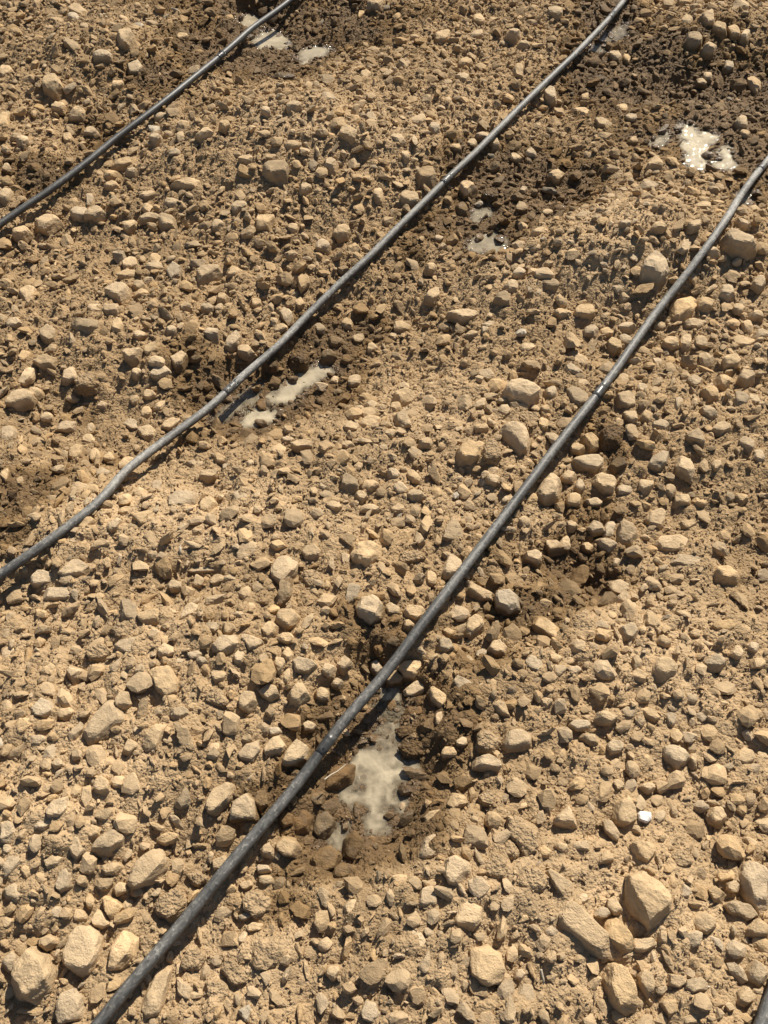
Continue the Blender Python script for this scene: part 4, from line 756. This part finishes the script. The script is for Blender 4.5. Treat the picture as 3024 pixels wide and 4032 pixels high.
for i in order:
    if i in chosen and not stones[i]['label']:
        c = stones[i]['c']
        b = min(landmark, key=lambda q: math.hypot(q[0] - c[0], q[1] - c[1]))
        ang = math.degrees(math.atan2(-(c[1] - b[1]), c[0] - b[0]))
        dr = DIRS[int(round(ang / 45)) % 8]
        kind = 'clod' if 'c' in stones[i]['flag'] else 'stone'
        cells.setdefault((b[2], dr, kind), []).append((math.hypot(b[0] - c[0], b[1] - c[1]), i))
ORD = ['nearest', 'second nearest', 'third nearest', 'fourth nearest', 'fifth nearest', 'sixth nearest', 'seventh nearest', 'eighth nearest']
for (lm, dr, kind), lst in cells.items():
    lst.sort()
    for q, (_, i) in enumerate(lst):
        f = stones[i]['flag']
        look = ('wet orange-brown' if 'wo' in f else 'wet dark' if 'w' in f else 'pale' if 'l' in f else 'dark' if 'd' in f else 'crumbly' if 'c' in f else 'tan')
        asp = stones[i]['big'] / stones[i]['small']
        shape = '' if kind == 'clod' else ('long ' if asp > 1.6 else 'blocky ' if asp < 1.18 else 'angular ')
        tail = '' if len(lst) == 1 else ', ' + ORD[q]
        obj_of[i]['label'] = f'{look} {shape}{kind} {dr} {lm}{tail}'

# ------------------------------------------------------------------ the uncountable rest: gravel and crumbs
CELL = .004
OX, OY = -1.6, -.45; NX, NY = int(3.2 / CELL), int(3.6 / CELL)
occ = np.zeros((NY, NX), bool)
def mark_poly(P, shrink=1.0):
    c = P.mean(0); P = c + (P - c) * shrink
    lo = P.min(0); hi = P.max(0)
    i0, i1 = int((lo[0] - OX) / CELL), int((hi[0] - OX) / CELL) + 1; j0, j1 = int((lo[1] - OY) / CELL), int((hi[1] - OY) / CELL) + 1
    if i0 < 0 or j0 < 0 or i1 >= NX or j1 >= NY: return
    A, B = np.meshgrid(OX + (np.arange(i0, i1) + .5) * CELL, OY + (np.arange(j0, j1) + .5) * CELL)
    occ[j0:j1, i0:i1] |= poly_sd(A, B, P) > 0
for fp in footprints: mark_poly(fp, .92)
hosemask = np.zeros_like(occ)
A, B = np.meshgrid(OX + (np.arange(NX) + .5) * CELL, OY + (np.arange(NY) + .5) * CELL)
for k in 'ABCD':
    P = hose_path[k][::12, :2]
    d, _ = seg_dist(A, B, P); hosemask |= d < .013
pudmask = np.zeros_like(occ)
for P, zw, _, _ in PUD:
    pudmask |= poly_sd(A, B, P) > .002
occ_small = occ.copy()

def library(n, level, ang):
    out = []
    for _ in range(n):
        D, F = ICO[level]; D = D @ np.linalg.qr(rng.normal(size=(3, 3)))[0]
        q = int(rng.integers(6, 11)); N = rng.normal(size=(q, 3)); N /= np.linalg.norm(N, axis=1)[:, None]; N = np.vstack([N, -N[:3]])
        d = rng.uniform(.52, 1.0, len(N)); sc = np.array([1, rng.uniform(.45, .95), rng.uniform(.28, .75)])
        V = D * stone_surface(D, N, d, ang)[:, None]
        V = V * (1 + .07 * noise(V * 2.2 + rng.uniform(-40, 40, 3), 1) + .05 * noise(V * 5 + rng.uniform(-40, 40, 3), 2))[:, None] * sc
        V /= np.abs(V[:, :2]).max(); V[:, 2] *= min(1, .72 / np.abs(V[:, 2]).max())
        out.append(V)
    return np.array(out), ICO[level][1]
LIB3, F3 = library(60, 3, 50); LIB2, F2 = library(60, 2, 40); LIB1, F1 = library(60, 1, 14)
# very small crumbs: jittered eight-cornered grains
octV = np.array([[1, 0, 0], [-1, 0, 0], [0, 1, 0], [0, -1, 0], [0, 0, 1], [0, 0, -1]], float)
octF = np.array([[0, 2, 4], [2, 1, 4], [1, 3, 4], [3, 0, 4], [2, 0, 5], [1, 2, 5], [3, 1, 5], [0, 3, 5]])
cubV = np.array([[x, y, z] for x in (-.7, .7) for y in (-.7, .7) for z in (-.6, .6)])
LIB0 = np.array([(octV @ np.linalg.qr(rng.normal(size=(3, 3)))[0] + rng.uniform(-.25, .25, (6, 3))) * np.array([1, .85, .55]) for _ in range(60)])

def rot_mats(n, tilt):
    a = rng.uniform(0, 2 * np.pi, n); b = rng.normal(0, tilt, n); c = rng.normal(0, tilt, n)
    ca, sa, cb, sb, cc, sc = np.cos(a), np.sin(a), np.cos(b), np.sin(b), np.cos(c), np.sin(c)
    Rz = np.zeros((n, 3, 3)); Rz[:, 0, 0] = ca; Rz[:, 0, 1] = -sa; Rz[:, 1, 0] = sa; Rz[:, 1, 1] = ca; Rz[:, 2, 2] = 1
    Rx = np.zeros((n, 3, 3)); Rx[:, 0, 0] = 1; Rx[:, 1, 1] = cb; Rx[:, 1, 2] = -sb; Rx[:, 2, 1] = sb; Rx[:, 2, 2] = cb
    Ry = np.zeros((n, 3, 3)); Ry[:, 1, 1] = 1; Ry[:, 0, 0] = cc; Ry[:, 0, 2] = sc; Ry[:, 2, 0] = -sc; Ry[:, 2, 2] = cc
    return Rx @ Ry @ Rz

def scatter(lib, F, x, y, r, lift, soilish, tilt=.35):
    """many stones as one batch: vertices, faces, tints"""
    n_ = len(x); pick = rng.integers(0, len(lib), n_)
    V = lib[pick] * r[:, None, None]
    V = np.einsum('nij,nvj->nvi', rot_mats(n_, tilt), V)
    z = lookup(HZ, x, y)
    V[:, :, 0] += x[:, None]; V[:, :, 1] += y[:, None]; V[:, :, 2] += (z + lift * r)[:, None]
    mixf = np.clip(rng.normal(soilish, .25, n_), 0, 1)[:, None]
    c = STONE * (1 - mixf) + SOIL * mixf
    c = c * rng.normal(1, .075, n_)[:, None]; hue = rng.normal(0, 1, n_)[:, None]
    c = c * np.concatenate([1 + .025 * hue, np.ones_like(hue), 1 - .045 * hue], 1)
    white = rng.random(n_) < .002; c[white] = np.array([.58, .50, .38])
    w = lookup(WZ, x, y); w = w * np.where(rng.random(n_) < .10, rng.uniform(.1, .6, n_), 1)
    T = np.concatenate([np.clip(c, .03, .85), w[:, None]], 1)
    nvp = lib.shape[1]
    T = np.repeat(T, nvp, 0)
    Fo = (F[None] + (np.arange(n_) * nvp)[:, None, None]).reshape(-1, 3)
    return V.reshape(-1, 3), Fo, T

def in_view(x, y, m):
    """inside the part of the field the photograph shows, widened by m metres"""
    depth = y * CP + CAM_H * SP
    half = depth * (IW / 2) / FPX
    return (np.abs(x) < half + m) & (y > .03 - m) & (y < 2.60 + m)

fine_soil = []     # stretches of powdery soil with few stones
for bx, by, rr, s in [(1480, 1330, .14, .5), (1500, 1650, .16, .5), (1150, 2080, .14, .5), (1080, 620, .16, .5), (420, 1080, .16, .3), (860, 1000, .10, .3), (500, 330, .14, .3), (1000, 250, .18, .3), (650, 2080, .10, .4), (1250, 1850, .10, .4), (150, 450, .15, .2)]:
    gx_, gy_ = pix(bx * 1.8228, by * 1.8228); fine_soil.append((float(gx_), float(gy_), rr, s))
def density(x, y):
    f = .82 + .65 * noise2(x, y, 3.2, 51) + .50 * noise2(x, y, 8, 52)
    for gx_, gy_, rr, s in fine_soil: f = f - s * np.exp(-((x - gx_) ** 2 + (y - gy_) ** 2) / rr ** 2)
    return np.clip(f, .06, 1) * (1 - .55 * smooth(.5, .9, lookup(WZ, x, y)))

def throw(n_try, rlo, rhi, power, pack, margin):
    xs, ys, rs = [], [], []
    x = rng.uniform(-1.45, 1.45, n_try); y = rng.uniform(-.28, 2.92, n_try)
    r = rlo * (rhi / rlo) ** (rng.random(n_try) ** power)
    ok = in_view(x, y, margin) & (rng.random(n_try) < density(x, y))
    x, y, r = x[ok], y[ok], r[ok]
    o = np.argsort(-r); x, y, r = x[o], y[o], r[o]
    for a, b, c in zip(x, y, r):
        k = max(1, int(c * pack / CELL)); i, j = int((a - OX) / CELL), int((b - OY) / CELL)
        if i - k < 0 or j - k < 0 or i + k >= NX or j + k >= NY: continue
        if occ[j - k:j + k + 1, i - k:i + k + 1].any(): continue
        if hosemask[j, i] and c > .009: continue
        if pudmask[j, i] and rng.random() < .72: continue
        occ[j - k:j + k + 1, i - k:i + k + 1] = True
        xs.append(a); ys.append(b); rs.append(c)
    return np.array(xs), np.array(ys), np.array(rs)

def stuff(name, parts, mat, label, smooth_on):
    Vs, Fs, Ts, k = [], [], [], 0
    for V, F, T in parts:
        Vs.append(V); Fs.append(F + k); Ts.append(T); k += len(V)
    o = mesh_obj(name, np.concatenate(Vs), np.concatenate(Fs), np.concatenate(Ts), mat, smooth_on=smooth_on)
    o['kind'] = 'stuff'; o['label'] = label
    return o

xa, ya, ra = throw(30000, .011, .021, 1.7, .76, .22)
xb, yb, rb = throw(90000, .0070, .011, 1.0, .76, .20)
xd, yd, rd = throw(200000, .0038, .0070, 1.0, .70, .15)
print('gravel', len(xa), len(xb), len(xd), 'traced', len(stones))
parts = [scatter(LIB3, F3, xa[:450], ya[:450], ra[:450], .20, .30, .22), scatter(LIB2, F2, xa[450:], ya[450:], ra[450:], .22, .35, .22)]
if big_V: parts.append((np.concatenate(big_V), np.concatenate(big_F), np.concatenate(big_T)))
stuff('gravel', parts, MAT_GRAVEL, 'loose tan gravel filling the ground between the larger stones', False)
stuff('pebbles', [scatter(LIB2, F2, xb, yb, rb, .20, .45, .25), scatter(LIB1, F1, xd, yd, rd, .24, .6, .28)], MAT_GRAVEL, 'small angular tan pebbles strewn between the gravel stones', False)

def crumbs(n_c, rlo, ratio, margin):
    x = rng.uniform(-1.4, 1.4, n_c); y = rng.uniform(-.25, 2.85, n_c)
    i, j = ((x - OX) / CELL).astype(int), ((y - OY) / CELL).astype(int)
    ok = in_view(x, y, margin) & ~occ_small[j, i] & ~(pudmask[j, i] & (rng.random(n_c) < .7))
    x, y = x[ok], y[ok]
    return x, y, rlo * ratio ** rng.random(len(x))
xe, ye, re_ = crumbs(42000, .0026, 1.55, .10)
xf_, yf_, rf_ = crumbs(100000, .0012, 2.2, .06)
print('crumbs', len(xe), len(xf_))
stuff('crumbs', [scatter(LIB1, F1, xe, ye, re_, .3, .8, .4), scatter(LIB0, octF, xf_, yf_, rf_, .4, .9, .35)], MAT_GRAVEL, 'fine crumbs of soil covering the ground', False)
print('tris', sum(len(o.data.polygons) * (2 if o.name == 'ground' else 1) for o in scene.objects if o.type == 'MESH'))

# ------------------------------------------------------------------ small things: water jets at the emitters and dry twigs
def strand(name, px_pts, z_off, rad, mat, label, cat, group=None):
    L = np.array(px_pts, float); P = []
    for (a, b), zo in zip(L, z_off):
        gx_, gy_, gz_ = ground_point(np.array([a]), np.array([b]), zo); P.append([gx_[0], gy_[0], gz_[0] + zo])
    P = catmull(np.array(P), 8); rr = rad * np.interp(np.linspace(0, 1, len(P)), [0, .5, 1], [1, .85, .45])
    base = P[-1].copy()
    o = tube_obj(name, P, rr, None, mat, None, 8, loc=tuple(base))
    o['label'] = label; o['category'] = cat
    if group: o['group'] = group
    return o
strand('water_jet', [(1302, 2952), (1322, 2958), (1342, 2970), (1352, 2985)], [.018, .024, .022, .012], .0012, MAT_DROP, 'thin jet of water squirting from the nearest hose beside the puddle', 'water')
strand('twig', crop(1150, 2600, 700, [(300, 1115), (360, 1070), (430, 1030), (500, 970)]), [.034, .036, .036, .036], .0011, MAT_TWIG, 'thin dark twig lying on the wet orange flat stone', 'twig')
strand('twig', [(1512 + a * .9114, 3024 + b * .9114) for a, b in [(678, 870), (684, 895), (690, 920), (688, 935)]], [.014, .013, .012, .009], .0016, MAT_TWIG, 'short pale bleached twig at the bottom middle', 'twig')
